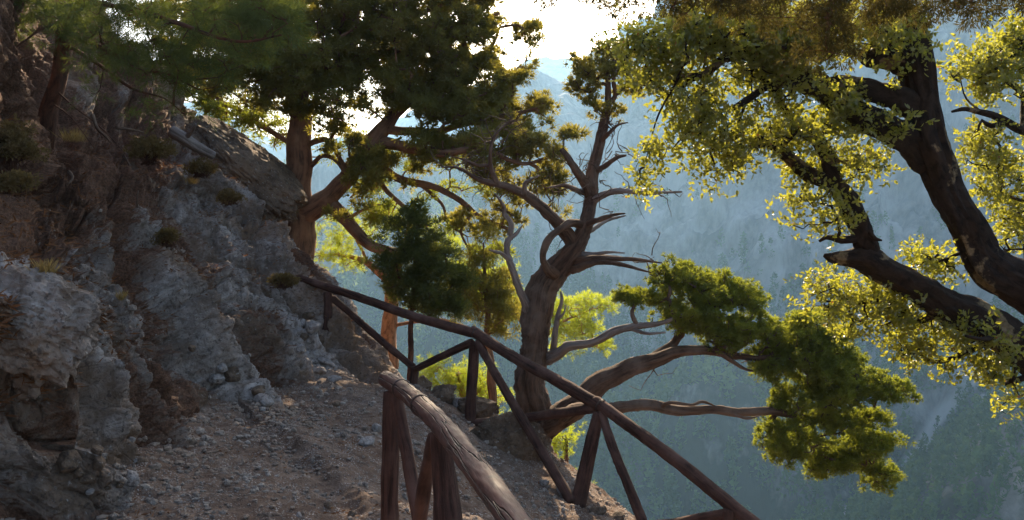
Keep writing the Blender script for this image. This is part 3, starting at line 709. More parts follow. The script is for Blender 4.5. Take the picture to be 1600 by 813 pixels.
# ------------------------------------------------------------------ pine on the slope at the upper left
def slope_pine():
    t = Tree('pine_tree', 'dark pine with leaning trunk on the rock slope at the upper left', 'tree', at(70, 210, 9.6))
    B = M['pinebark']
    t.limb([(62, 235, 9.6, .15), (72, 200, 9.5, .12), (82, 150, 9.4, .1), (92, 90, 9.3, .095), (100, 40, 9.2, .09), (107, -30, 9.1, .085), (114, -160, 9, .07), (120, -300, 9, .04)], 'trunk', B, .05, 16, .25, .15, seed=31)
    for k, a in enumerate([
        [(100, 50, 9.2, .03), (150, 75, 8.6, .026), (210, 105, 8.2, .02), (265, 120, 8, .012), (310, 140, 7.9, .006)],
        [(98, 70, 9.2, .025), (140, 95, 8.9, .02), (200, 130, 8.8, .016), (250, 158, 8.7, .01), (290, 180, 8.6, .005)],
        [(104, 0, 9.1, .035), (170, 15, 8.4, .03), (260, 40, 7.8, .024), (360, 60, 7.4, .016), (440, 55, 7.2, .008)],
        [(106, -20, 9.1, .035), (180, -25, 8.6, .03), (280, -10, 8, .022), (400, 10, 7.6, .01)],
        [(100, 40, 9.2, .02), (70, 45, 9, .016), (40, 60, 8.8, .01), (10, 85, 8.7, .005)],
        [(85, 140, 9.4, .012), (120, 165, 9.2, .01), (160, 205, 9.2, .007), (200, 245, 9.2, .004)],
        [(80, 160, 9.4, .01), (110, 190, 9.1, .008), (150, 235, 9., .005)]]):
        t.limb(a, 'branch', B, .06, 8, .1, .15, seed=33 + k, jit=.03)
    E = [(250, 50, 190, 50, 7.9, .8), (385, 45, 75, 40, 7.4, .5), (140, 20, 90, 35, 8.6, .6), (290, 105, 110, 30, 8., .6), (190, 90, 70, 22, 8.4, .4, .7), (60, 20, 60, 25, 9, .5), (30, 50, 30, 15, 8.9, .3, .5),
         (350, 0, 120, 30, 7.6, .6), (430, 30, 25, 20, 7.2, .3), (20, -10, 60, 15, 8.8, .4)]
    C = in_ellipses(E, 380, 40, .4, -.02)
    t.grow(C, .14, .3, .1, 41); t.branches(B, .0035, .45, 5, maxr=.02, split=6)
    pine_crown(C, M['pineleaf'], t.o, 42, 4, 40, .1, .0048, .12, dirn=(.5, -.2, 0))
    E = [(225, 165, 60, 18, 8.6, .4, .7), (265, 180, 40, 16, 8.5, .3), (300, 165, 25, 16, 8.4, .3), (150, 140, 40, 15, 8.8, .3, .5), (290, 130, 30, 15, 8.1, .3)]
    C = in_ellipses(E, 240, 44, .3, .05)
    t.grow(C, .14, .3, .1, 45); t.branches(B, .0035, .45, 5, maxr=.015, split=2)
    pine_crown(C, M['pineleaf'], t.o, 46, 4, 26, .09, .0055, .1, dirn=(.5, -.2, 0))['label'] = 'sunlit lower needles'
slope_pine()

# ------------------------------------------------------------------ half dead old cypress in the middle
def old_cypress():
    t = Tree('old_cypress_tree', 'gnarled half dead cypress with bare branches and a green low limb just beyond the railing', 'tree', at(835, 700, 11))
    B = M['deadbark']; S = M['silver']; K = dict(step=.04)
    t.limb([(840, 745, 11, .33), (835, 700, 11, .26), (832, 650, 11, .225), (828, 600, 11, .2), (836, 540, 11, .195), (840, 490, 11, .205), (855, 440, 11, .2), (887, 402, 11, .15), (912, 365, 11, .108), (920, 320, 11, .09), (922, 280, 11, .088), (930, 235, 11, .074), (942, 195, 11, .058), (950, 160, 11, .045), (950, 130, 11, .033), (945, 100, 11, .025)], 'trunk', B, .03, 34, .42, .3, .08, seed=51, twist=1.2)
    t.limb([(950, 165, 11, .05), (962, 150, 11, .035), (960, 125, 10.9, .03), (965, 100, 10.9, .02)], 'branch', B, .04, 12, .2, .2, seed=52)
    dead = [
        ([(905, 388, 11, .10), (880, 358, 10.9, .085), (845, 325, 10.8, .07), (800, 295, 10.7, .055), (752, 280, 10.6, .035), (715, 265, 10.5, .018), (690, 262, 10.4, .01)], B),
        ([(908, 352, 11, .075), (888, 352, 10.75, .058), (868, 358, 10.65, .045), (852, 376, 10.6, .05), (846, 396, 10.62, .042), (852, 414, 10.7, .055), (866, 428, 10.9, .085)], B),
        ([(915, 355, 11, .05), (940, 342, 10.7, .035), (962, 335, 10.6, .02), (976, 334, 10.5, .01)], B),
        ([(920, 305, 11, .075), (903, 272, 10.8, .06), (888, 250, 10.7, .045), (876, 234, 10.7, .035)], B),
        ([(912, 302, 11, .04), (895, 292, 10.7, .035), (878, 290, 10.6, .025), (855, 294, 10.5, .012)], B),
        ([(925, 318, 11, .055), (948, 303, 10.8, .045), (975, 299, 10.6, .034), (1015, 302, 10.4, .025), (1065, 300, 10.2, .012)], S),
        ([(920, 362, 11, .035), (950, 345, 11.3, .025), (977, 337, 11.5, .01)], S),
        ([(930, 268, 11, .05), (945, 255, 10.8, .035), (962, 247, 10.7, .026), (978, 243, 10.6, .012)], B),
        ([(938, 222, 11, .04), (953, 208, 10.8, .03), (965, 196, 10.7, .018), (981, 192, 10.6, .008)], B),
        ([(890, 412, 11, .08), (925, 405, 10.8, .05), (960, 402, 10.6, .035), (1000, 406, 10.4, .02), (1035, 411, 10.3, .008)], B),
        ([(892, 418, 11, .06), (930, 412, 10.7, .04), (965, 412, 10.5, .03), (995, 420, 10.4, .02), (1018, 426, 10.3, .01)], B),
        ([(895, 400, 11, .06), (925, 397, 10.9, .035), (950, 393, 10.8, .02), (976, 396, 10.7, .008)], S),
        ([(900, 395, 11, .05), (930, 402, 11.2, .03), (970, 402, 11.3, .02), (1005, 410, 11.4, .012), (1022, 402, 11.4, .005)], S),
        ([(826, 500, 11, .09), (816, 465, 10.85, .062), (806, 430, 10.8, .05), (793, 400, 10.8, .045), (795, 375, 10.8, .04), (806, 362, 10.8, .025), (817, 351, 10.8, .008)], S),
        ([(797, 368, 10.8, .04), (800, 352, 10.8, .035), (790, 335, 10.8, .03), (788, 322, 10.75, .02), (774, 303, 10.7, .007)], S),
        ([(797, 410, 10.8, .035), (785, 398, 10.7, .025), (776, 394, 10.6, .018), (764, 391, 10.5, .008)], S),
        ([(862, 555, 11, .05), (866, 525, 10.8, .042), (873, 495, 10.75, .03), (877, 470, 10.7, .024), (876, 455, 10.7, .012)], S),
        ([(872, 500, 10.75, .02), (881, 490, 10.7, .014), (884, 478, 10.7, .006)], S),
        ([(778, 287, 10.65, .04), (770, 268, 10.6, .034), (766, 248, 10.5, .026), (770, 220, 10.5, .018), (790, 195, 10.4, .01), (818, 186, 10.4, .004)], B),
        ([(768, 260, 10.6, .026), (748, 257, 10.5, .022), (725, 252, 10.4, .015), (702, 244, 10.3, .005)], B),
        ([(818, 303, 10.7, .035), (821, 285, 10.6, .026), (828, 278, 10.5, .016), (844, 274, 10.4, .006)], S),
        ([(770, 218, 10.5, .01), (765, 200, 10.4, .006), (758, 185, 10.4, .003)], B),
        ([(790, 195, 10.4, .007), (800, 182, 10.4, .005), (803, 168, 10.4, .003)], B),
        ([(700, 266, 10.4, .01), (680, 250, 10.3, .006), (672, 235, 10.3, .003)], B)]
    for k, (a, mm) in enumerate(dead):
        t.limb(a, 'branch', mm, .03, 14, .35, .3, .1, seed=60 + k, grow=False, jit=.012, label='bare dead branch' if mm is S else None)
    # thin dry twigs on the bare wood
    r = rs(77); tw = MB()
    for x, y, n in [(945, 200, 6), (955, 240, 5), (930, 290, 6), (905, 270, 6), (975, 300, 5), (770, 230, 6), (795, 195, 6), (820, 290, 4), (1010, 405, 5), (955, 200, 6), (970, 245, 4), (900, 260, 6), (915, 320, 6), (850, 320, 8), (800, 295, 8), (760, 275, 8), (720, 262, 8), (780, 215, 8), (800, 190, 8), (1040, 302, 4), (1000, 300, 5), (870, 370, 4), (1120, 545, 4), (1160, 560, 4), (1030, 575, 3), (880, 300, 6), (960, 335, 3), (740, 265, 6), (790, 330, 4), (930, 260, 5), (1090, 525, 4)]:
        for q in range(n):
            a = at(x + r.uniform(-12, 12), y + r.uniform(-8, 8), 10.8); d = unit(r.normal(size=3) + [0, 0, .4]); L = r.uniform(.12, .55)
            P = [a]
            for i in range(6): d = unit(d + r.normal(size=3) * .45); P.append(P[-1] + d * L / 6)
            tube(tw, np.array(P), np.linspace(.0075, .0025, 7), 5)
    tag(tw.build('twigs', B, t.o), kind='stuff')
    # living limbs
    t.limb([(850, 668, 11, .2), (870, 655, 10.9, .19), (892, 636, 10.7, .165), (925, 610, 10.6, .15), (960, 588, 10.5, .13), (1000, 572, 10.5, .12), (1042, 558, 10.5, .1), (1085, 549, 10.5, .07), (1130, 553, 10.5, .05), (1185, 563, 10.5, .03)], 'branch', B, .04, 22, .3, .25, .06, seed=90)
    t.limb([(1020, 565, 10.5, .08), (1050, 540, 10.6, .06), (1068, 512, 10.8, .045), (1085, 480, 10.9, .03)], 'branch', B, .04, 14, .3, .25, seed=91)
    t.limb([(855, 560, 11, .11), (875, 552, 10.8, .08), (895, 541, 10.6, .07), (928, 533, 10.5, .06), (962, 518, 10.4, .055), (990, 511, 10.4, .045), (1030, 505, 10.4, .03), (1070, 490, 10.5, .02)], 'branch', S, .04, 16, .3, .25, seed=92)
    t.limb([(985, 513, 10.4, .03), (1010, 522, 10.3, .022), (1040, 520, 10.2, .012)], 'branch', S, .04, 10, .3, .25, seed=93)
    t.limb([(850, 668, 11, .1), (900, 640, 10.3, .08), (955, 634, 10.1, .075), (1000, 636, 10.1, .072), (1060, 641, 10.1, .066), (1130, 643, 10.2, .06), (1200, 642, 10.3, .055), (1240, 648, 10.4, .04), (1262, 658, 10.4, .02)], 'branch', B, .04, 16, .35, .28, .08, seed=94)
    t.limb([(1030, 640, 10.1, .03), (1045, 629, 10, .022), (1078, 632, 10, .018), (1098, 627, 10, .02), (1118, 635, 10., .008)], 'branch', B, .03, 10, .3, .3, seed=95)
    t.limb([(1120, 549, 10.5, .04), (1160, 575, 10.4, .025), (1185, 580, 10.4, .01)], 'branch', B, .03, 10, .3, .3, seed=96)
    t.limb([(1140, 645, 10.2, .02), (1165, 654, 10.1, .018), (1188, 650, 10.1, .006)], 'branch', B, .03, 10, .3, .3, seed=97)
    t.limb([(1180, 560, 10.5, .035), (1240, 560, 10.5, .03), (1300, 575, 10.5, .022), (1380, 605, 10.4, .01)], 'branch', B, .05, 8, .3, .3, seed=98)
    t.limb([(1235, 645, 10.4, .03), (1250, 670, 10.4, .024), (1290, 700, 10.4, .018), (1360, 730, 10.4, .01)], 'branch', B, .05, 8, .3, .3, seed=99)
    E = [(1060, 440, 45, 28, 10.8, .45), (1010, 468, 45, 14, 10.6, .3), (1115, 455, 55, 30, 10.8, .5), (1165, 475, 32, 28, 10.8, .4), (1085, 495, 60, 25, 10.6, .4), (1140, 520, 50, 25, 10.6, .4), (1052, 408, 12, 10, 10.8, .15), (1195, 530, 30, 30, 10.6, .35),
         (1245, 520, 45, 30, 10.6, .4), (1275, 495, 35, 15, 10.6, .3), (1295, 535, 40, 30, 10.6, .4), (1255, 570, 60, 40, 10.5, .5), (1320, 580, 60, 30, 10.5, .4), (1378, 608, 42, 18, 10.4, .3), (1415, 612, 16, 14, 10.4, .2), (1300, 618, 60, 28, 10.4, .4), (1235, 625, 40, 20, 10.4, .3),
         (1200, 690, 30, 14, 10.4, .3), (1255, 695, 50, 22, 10.4, .3), (1320, 715, 50, 20, 10.4, .3), (1370, 745, 35, 18, 10.4, .25), (1375, 685, 35, 12, 10.4, .2), (1290, 655, 30, 12, 10.4, .2), (1225, 715, 25, 10, 10.4, .2), (980, 462, 20, 8, 10.6, .2)]
    E += [(1225, 660, 38, 14, 10.4, .3), (1305, 662, 50, 16, 10.4, .3), (1355, 655, 40, 14, 10.4, .25), (1205, 575, 30, 26, 10.5, .3), (1345, 695, 45, 18, 10.4, .3), (1280, 735, 30, 10, 10.4, .2)]
    C = in_ellipses(E, 1100, 101, .24, -.07)
    t.grow(C, .1, .3, .1, 102); t.branches(B, .005, .5, 6, maxr=.035, split=8)
    cypress_crown(C, M['cypleaf2'], t.o, 103, .125, 9, 30, .034, .011, .65, .045, core=.33)
    E = [(925, 112, 35, 18, 11, .35), (905, 95, 14, 12, 11, .2), (912, 138, 24, 14, 11, .3), (968, 98, 30, 22, 11, .3), (990, 130, 26, 18, 11, .3), (930, 165, 22, 12, 11, .25), (966, 172, 10, 16, 11, .15), (950, 78, 26, 12, 11, .25)]
    t2 = in_ellipses(E, 420, 111)
    t.grow(t2, .1, .3, .0, 112); t.branches(B, .005, .5, 6, maxr=.03, split=3)
    cypress_crown(t2, M['cypleaf'], t.o, 113, .12, 8, 26, .04, .012, .7, .05, core=.4)['label'] = 'dark tuft of foliage at the tip'
old_cypress()

# ------------------------------------------------------------------ young dark conifer behind the rail
def young_conifer():
    t = Tree('young_conifer', 'small dense dark green conifer with thin straight trunk behind the rail', 'tree', at(641, 598, 12.3))
    B = M['pinebark']
    t.limb([(640, 610, 12.3, .05), (641, 560, 12.3, .045), (643, 500, 12.3, .04), (648, 430, 12.3, .03), (652, 350, 12.3, .018), (655, 318, 12.3, .008)], 'trunk', B, .06, 10, .2, .15, seed=121)
    E = [(652, 345, 26, 22, 12.3, .3), (645, 380, 50, 25, 12.3, .45), (655, 415, 65, 30, 12.3, .5), (660, 450, 62, 25, 12.3, .5), (640, 470, 40, 15, 12.3, .4, .6), (690, 480, 45, 18, 12.3, .4, .8), (600, 370, 20, 12, 12.3, .3, .7), (720, 440, 20, 20, 12.3, .3)]
    E += [(590, 410, 25, 14, 12.3, .3), (720, 470, 25, 14, 12.3, .3), (625, 350, 14, 10, 12.3, .2), (680, 350, 16, 10, 12.3, .2), (700, 400, 22, 12, 12.3, .3), (655, 322, 8, 14, 12.3, .1)]
    C = in_ellipses(E, 620, 122, .24, .05)
    t.grow(C, .14, .25, -.1, 123); t.branches(B, .0045, .45, 5, maxr=.02, split=4)
    cypress_crown(C, M['darkleaf'], t.o, 124, .14, 8, 24, .075, .013, .6, .08)
young_conifer()

def olive_cypress():
    t = Tree('bushy_cypress', 'olive green bushy cypress left of the gnarled trunk behind the rail', 'tree', at(770, 660, 13.6))
    B = M['cypbark']
    t.limb([(770, 680, 13.6, .1), (768, 600, 13.6, .08), (762, 520, 13.6, .06), (758, 440, 13.6, .035), (755, 380, 13.6, .015)], 'trunk', B, .07, 10, .2, .15, seed=131)
    E = [(750, 420, 35, 25, 13.6, .4, .8), (765, 455, 45, 30, 13.6, .5), (785, 490, 40, 28, 13.6, .5), (740, 480, 40, 25, 13.6, .5), (800, 520, 20, 15, 13.6, .3, .7), (730, 445, 30, 20, 13.6, .4, .7), (760, 385, 30, 18, 13.6, .3, .4)]
    C = in_ellipses(E, 420, 132, .3, .02)
    t.grow(C, .14, .25, .1, 133); t.branches(B, .0045, .45, 5, maxr=.02, split=3)
    cypress_crown(C, M['cypleaf'], t.o, 134, .15, 8, 20, .08, .015, .6, .08)
olive_cypress()

# ------------------------------------------------------------------ sunlit pines on the slope beyond
def far_pine(name, label, trunk, limbs, E, seed, dens=150, m=None, L=.1, W=.008, bark=None):
    t = Tree(name, label, 'tree', at(*trunk[0][:3]), 'sunlit pines below the path')
    t.limb(trunk, 'trunk', bark or M['orangebark'], .1, 14, .2, .15, seed=seed)
    for k, a in enumerate(limbs): t.limb(a, 'branch', bark or M['orangebark'], .1, 9, .2, .15, seed=seed + 1 + k)
    C = in_ellipses(E, dens, seed + 20)
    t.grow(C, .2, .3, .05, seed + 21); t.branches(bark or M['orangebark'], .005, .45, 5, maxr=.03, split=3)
    pine_crown(C, m or M['yellowpine'], t.o, seed + 22, 5, 30, L, W, .16)
far_pine('sunlit_pine', 'sunlit pine with forked orange trunk showing left of the young conifer', [(606, 575, 18, .24), (607, 525, 18, .19), (611, 480, 18, .17), (611, 445, 18, .15), (625, 400, 18, .1), (640, 350, 18, .06), (650, 310, 18, .03)],
         [[(611, 455, 18, .11), (598, 430, 17.9, .1), (575, 412, 17.8, .08), (548, 402, 17.7, .05), (515, 398, 17.6, .03)], [(612, 510, 18, .05), (640, 505, 18, .04), (690, 500, 18, .03), (730, 510, 18, .015)], [(611, 490, 18, .04), (660, 480, 18, .03), (700, 475, 18, .015)], [(575, 412, 17.8, .04), (560, 380, 17.8, .03), (540, 350, 17.8, .02), (520, 338, 17.8, .01)]],
         [(520, 395, 42, 20, 17.7, .6), (510, 370, 30, 14, 17.7, .4, .7), (545, 415, 28, 10, 17.7, .4), (560, 365, 35, 16, 17.7, .4, .7), (500, 350, 25, 10, 17.7, .4, .5), (600, 340, 40, 20, 17.7, .5, .6), (530, 340, 30, 10, 17.7, .4, .6), (700, 400, 50, 30, 18, .6, .6), (730, 440, 40, 30, 18, .6, .6), (690, 360, 40, 20, 18, .5, .5)], 200, 125)
far_pine('sunlit_pine', 'sunlit yellow green pine crown seen right behind the gnarled trunk', [(842, 800, 22, .2), (838, 700, 22, .17), (835, 620, 22, .14), (836, 560, 22, .1), (838, 500, 22, .05)],
         [[(836, 580, 22, .06), (880, 550, 22, .04), (935, 540, 22, .02)], [(836, 545, 22, .06), (870, 510, 22, .04), (920, 485, 22, .02)], [(836, 540, 22, .05), (810, 500, 22, .03), (785, 470, 22, .02)]],
         [(915, 476, 36, 14, 22, .6), (905, 505, 46, 14, 22, .6), (890, 528, 30, 12, 22, .5, .8), (935, 543, 24, 10, 22, .4), (942, 478, 16, 14, 22, .4), (925, 522, 18, 8, 22, .3), (880, 552, 20, 8, 22, .3), (870, 490, 25, 20, 22, .5), (790, 470, 40, 30, 22, .6, .7), (780, 430, 30, 25, 22, .5, .6)], 240, 140, L=.11, W=.011)
far_pine('sunlit_pine', 'low bright yellow green pine crown showing between the far railing posts', [(735, 740, 15, .12), (732, 680, 15, .1), (725, 630, 15, .07), (715, 580, 15, .03)],
         [[(728, 640, 15, .04), (750, 610, 15, .03), (775, 600, 15, .015)]],
         [(690, 585, 46, 18, 15, .4), (725, 598, 48, 20, 15, .5), (760, 625, 35, 14, 15, .4), (745, 585, 25, 10, 15, .3, .7), (700, 610, 35, 10, 15, .3), (790, 635, 15, 8, 15, .2)], 280, 210, L=.09, W=.008)
far_pine('sunlit_pine', 'bright yellow green pine sprays below the low limb right of the gnarled trunk', [(885, 900, 14, .1), (884, 820, 14, .08), (884, 750, 14, .06), (885, 680, 14, .02)],
         [[(884, 770, 14, .03), (900, 755, 14, .02), (915, 750, 14, .01)]],
         [(888, 685, 26, 14, 14, .3), (872, 705, 16, 10, 14, .3), (885, 750, 20, 14, 14, .3), (900, 770, 18, 10, 14, .3), (870, 690, 14, 12, 14, .2)], 320, 240, L=.08, W=.008, bark=M['pinebark'])

# ------------------------------------------------------------------ oak at the right
def right_oak():
    t = Tree('oak_tree', 'large dark oak with thick lichen spotted trunk leaning in from the right', 'tree', at(1760, 640, 6.8))
    B = M['oakbark']
    t.limb([(1800, 900, 7.0, 0.320), (1760, 620, 6.8, 0.264), (1690, 500, 6.6, 0.224), (1600, 452, 6.5, 0.192), (1540, 415, 6.5, 0.164), (1503, 355, 6.5, 0.140), (1475, 290, 6.5, 0.132), (1455, 235, 6.5, 0.148), (1443, 175, 6.5, 0.140), (1432, 115, 6.5, 0.136), (1420, 60, 6.5, 0.140), (1400, 0, 6.5, 0.120), (1375, -90, 6.5, 0.104)], 'trunk', B, .025, 40, .4, .36, .12, seed=301)
    t.limb([(1425, 95, 6.5, .11), (1395, 82, 6.45, .1), (1368, 84, 6.4, .085), (1346, 84, 6.35, .06)], 'branch', B, .025, 20, .4, .38, .12, seed=302)
    t.limb([(1450, 245, 6.5, .15), (1425, 222, 6.45, .12), (1390, 205, 6.4, .105), (1345, 178, 6.4, .1), (1300, 146, 6.4, .09), (1255, 120, 6.4, .075), (1200, 100, 6.4, .06), (1150, 80, 6.4, .05), (1095, 55, 6.4, .035), (1040, 40, 6.4, .02)], 'branch', B, .03, 20, .4, .38, .12, seed=303)
    t.limb([(1440, 170, 6.5, .1), (1400, 152, 6.4, .1), (1350, 138, 6.35, .095), (1310, 135, 6.3, .08), (1265, 138, 6.3, .06), (1240, 125, 6.3, .05)], 'branch', B, .03, 18, .4, .4, .12, seed=304)
    t.limb([(1740, 640, 6.7, .2), (1640, 570, 6.4, .17), (1560, 522, 6.3, .15), (1490, 482, 6.3, .125), (1430, 448, 6.3, .115), (1385, 425, 6.3, .1), (1350, 405, 6.3, .095), (1325, 405, 6.3, .06), (1303, 404, 6.3, .04), (1288, 399, 6.3, .012)], 'branch', B, .025, 26, .4, .38, .12, seed=305, label='long low limb with a broken end')
    t.limb([(1362, 412, 6.3, .09), (1350, 380, 6.3, .085), (1336, 345, 6.3, .08), (1318, 305, 6.3, .078), (1296, 285, 6.3, .06), (1268, 272, 6.25, .055), (1235, 248, 6.2, .045), (1205, 228, 6.2, .03), (1180, 220, 6.2, .015)], 'branch', B, .025, 20, .4, .38, .12, seed=306)
    t.limb([(1322, 312, 6.3, .07), (1300, 262, 6.3, .06), (1280, 225, 6.35, .05), (1255, 198, 6.4, .045), (1228, 175, 6.4, .035), (1210, 145, 6.4, .03), (1180, 110, 6.4, .02)], 'branch', B, .03, 16, .4, .38, .12, seed=307)
    for k, a in enumerate([
        [(1245, 125, 6.4, .04), (1215, 130, 6.3, .036), (1190, 138, 6.2, .032), (1165, 160, 6.1, .028), (1145, 168, 6.1, .022), (1118, 186, 6.1, .012), (1090, 195, 6.1, .005)],
        [(1165, 160, 6.1, .012), (1150, 190, 6.1, .01), (1130, 215, 6.1, .006), (1105, 240, 6.1, .003)],
        [(1150, 85, 6.4, .04), (1125, 95, 6.3, .035), (1100, 115, 6.2, .03), (1078, 117, 6.2, .02), (1055, 122, 6.2, .01)],
        [(1346, 350, 6.3, .03), (1365, 372, 6.2, .02), (1378, 376, 6.2, .008)], [(1348, 372, 6.3, .05), (1320, 378, 6.25, .035), (1290, 372, 6.2, .02), (1280, 378, 6.2, .01)],
        [(1205, 228, 6.2, .02), (1170, 235, 6.2, .014), (1135, 228, 6.2, .008)],
        [(1040, 40, 6.4, .02), (1000, 60, 6.4, .014), (975, 95, 6.4, .008)],
        [(1490, 480, 6.3, .05), (1440, 500, 6.4, .035), (1400, 480, 6.5, .025), (1340, 470, 6.5, .015), (1290, 470, 6.5, .008)],
        [(1560, 520, 6.3, .04), (1520, 550, 6.4, .03), (1470, 560, 6.4, .018), (1430, 550, 6.4, .008)],
        [(1640, 570, 6.4, .04), (1600, 590, 6.2, .03), (1570, 600, 6.2, .015)],
        [(1060, 122, 6.2, .01), (1030, 180, 6.2, .008), (1015, 230, 6.2, .005), (1003, 280, 6.2, .003)],
        [(1560, 520, 6.3, .03), (1535, 530, 6., .02), (1510, 525, 5.9, .01)]]):
        t.limb(a, 'branch', B, .04, 9, .15, .25, seed=310 + k, jit=.015)
    E = [(1000, 75, 40, 28, 6.4, .3), (1050, 85, 55, 40, 6.3, .4), (1000, 130, 30, 20, 6.3, .3, .7), (1075, 150, 55, 35, 6.2, .35), (1125, 200, 55, 28, 6.1, .35), (1085, 215, 40, 30, 6.1, .3), (1140, 240, 55, 18, 6.1, .3), (1195, 205, 45, 32, 6.2, .35, .8), (1240, 215, 40, 32, 6.2, .3, .7),
         (1130, 268, 35, 8, 6.1, .2), (1022, 240, 30, 22, 6.2, .25), (998, 285, 12, 18, 6.2, .15), (1265, 255, 35, 20, 6.2, .3, .7), (1340, 255, 45, 18, 6.3, .3), (1360, 275, 35, 10, 6.3, .2), (1280, 310, 38, 22, 6.2, .3), (1252, 345, 22, 20, 6.2, .2, .8), (1285, 350, 45, 12, 6.2, .25), (1368, 355, 14, 12, 6.2, .15),
         (1150, 40, 80, 32, 6.4, .4), (1250, 55, 75, 35, 6.2, .4), (1330, 40, 55, 30, 6.2, .4), (1175, 110, 50, 30, 6.3, .35), (1235, 90, 50, 30, 6.2, .3), (1320, 195, 40, 18, 6.3, .3), (1285, 180, 35, 20, 6.3, .3, .6), (1395, 120, 25, 12, 6.3, .2, .5), (1100, 60, 50, 30, 6.3, .35),
         (1290, 440, 22, 14, 6.4, .2), (1285, 470, 35, 28, 6.5, .3), (1335, 455, 45, 28, 6.5, .3), (1395, 470, 45, 34, 6.5, .35), (1330, 505, 45, 24, 6.5, .3, .8), (1425, 545, 35, 18, 6.4, .25), (1468, 572, 22, 12, 6.4, .2), (1500, 520, 45, 24, 6.3, .3), (1445, 405, 35, 14, 6.7, .25), (1475, 425, 25, 20, 6.7, .2, .7), (1420, 390, 20, 10, 6.7, .2, .5),
         (1560, 575, 35, 22, 6.2, .25), (1585, 610, 18, 22, 6.2, .2), (1550, 535, 40, 20, 6.1, .25, .7), (1410, 510, 35, 22, 6.5, .3, .8), (1580, 640, 14, 14, 6.2, .1)]
    E += [(1330, 150, 45, 22, 6.1, .2), (1400, 195, 30, 14, 6.2, .15, .7), (1425, 50, 35, 30, 6.2, .2), (1260, 145, 55, 22, 6.0, .2), (1380, 60, 40, 30, 6.1, .2), (1200, 70, 70, 30, 6.1, .3), (1100, 30, 70, 25, 6.2, .3)]
    C = in_ellipses(E, 1900, 330, .2, .02)
    t.grow(C, .07, .35, .05, 331); t.branches(B, .0036, .5, 5, maxr=.024, split=10)
    oak_crown(C, M['oakleaf'], t.o, 332, 5, 9, .038, .022, .085)
right_oak()

def edge_oak():
    t = Tree('oak_tree', 'smaller oak reaching in at the right edge with a thin crooked branch', 'tree', at(1850, 600, 8.2))
    B = M['oakbark']
    t.limb([(1870, 900, 8.2, .2), (1850, 600, 8.2, .17), (1820, 420, 8.1, .15), (1780, 300, 8, .12), (1740, 200, 8, .09), (1700, 60, 8, .06), (1680, -60, 8, .03)], 'trunk', B, .08, 14, .2, .25, seed=351)
    for k, a in enumerate([
        [(1755, 240, 8, .07), (1700, 225, 7.8, .06), (1640, 212, 7.6, .05), (1598, 202, 7.5, .042), (1560, 182, 7.5, .036), (1530, 172, 7.5, .03), (1505, 168, 7.5, .024), (1487, 174, 7.5, .012)],
        [(1575, 190, 7.5, .03), (1545, 195, 7.4, .024), (1532, 190, 7.4, .016), (1528, 205, 7.4, .008)],
        [(1598, 202, 7.5, .03), (1598, 150, 7.6, .024), (1575, 120, 7.6, .018), (1552, 105, 7.6, .01), (1530, 100, 7.6, .005)],
        [(1530, 172, 7.5, .012), (1510, 150, 7.5, .008), (1500, 120, 7.5, .004)],
        [(1700, 60, 8, .03), (1640, 60, 7.8, .02), (1590, 70, 7.7, .01)],
        [(1790, 330, 8, .05), (1700, 330, 7.8, .035), (1620, 320, 7.7, .02), (1560, 300, 7.6, .01)],
        [(1815, 410, 8.1, .04), (1700, 400, 7.9, .03), (1620, 390, 7.8, .015), (1570, 390, 7.8, .006)]]):
        t.limb(a, 'branch', B, .04, 10, .15, .25, seed=352 + k, jit=.015)
    E = [(1535, 95, 45, 32, 7.6, .35), (1580, 60, 35, 25, 7.7, .3), (1560, 130, 40, 22, 7.6, .3), (1500, 115, 20, 12, 7.6, .2, .8), (1595, 100, 20, 30, 7.6, .3), (1540, 218, 40, 22, 7.6, .3), (1575, 255, 35, 30, 7.6, .3), (1520, 245, 18, 14, 7.6, .2, .7), (1585, 310, 25, 40, 7.7, .3), (1545, 300, 24, 24, 7.6, .3, .8), (1592, 370, 18, 40, 7.8, .3), (1570, 390, 25, 20, 7.8, .25), (1590, 430, 20, 16, 7.8, .2), (1600, 160, 16, 18, 7.6, .2, .7), (1650, 300, 50, 100, 7.9, .4, .5), (1650, 80, 50, 50, 7.9, .4, .5)]
    C = in_ellipses(E, 1400, 360, .2, .02)
    t.grow(C, .08, .35, .05, 361); t.branches(B, .0036, .5, 5, maxr=.024, split=6)
    oak_crown(C, M['oakleaf'], t.o, 362, 5, 9, .042, .024, .09)
edge_oak()

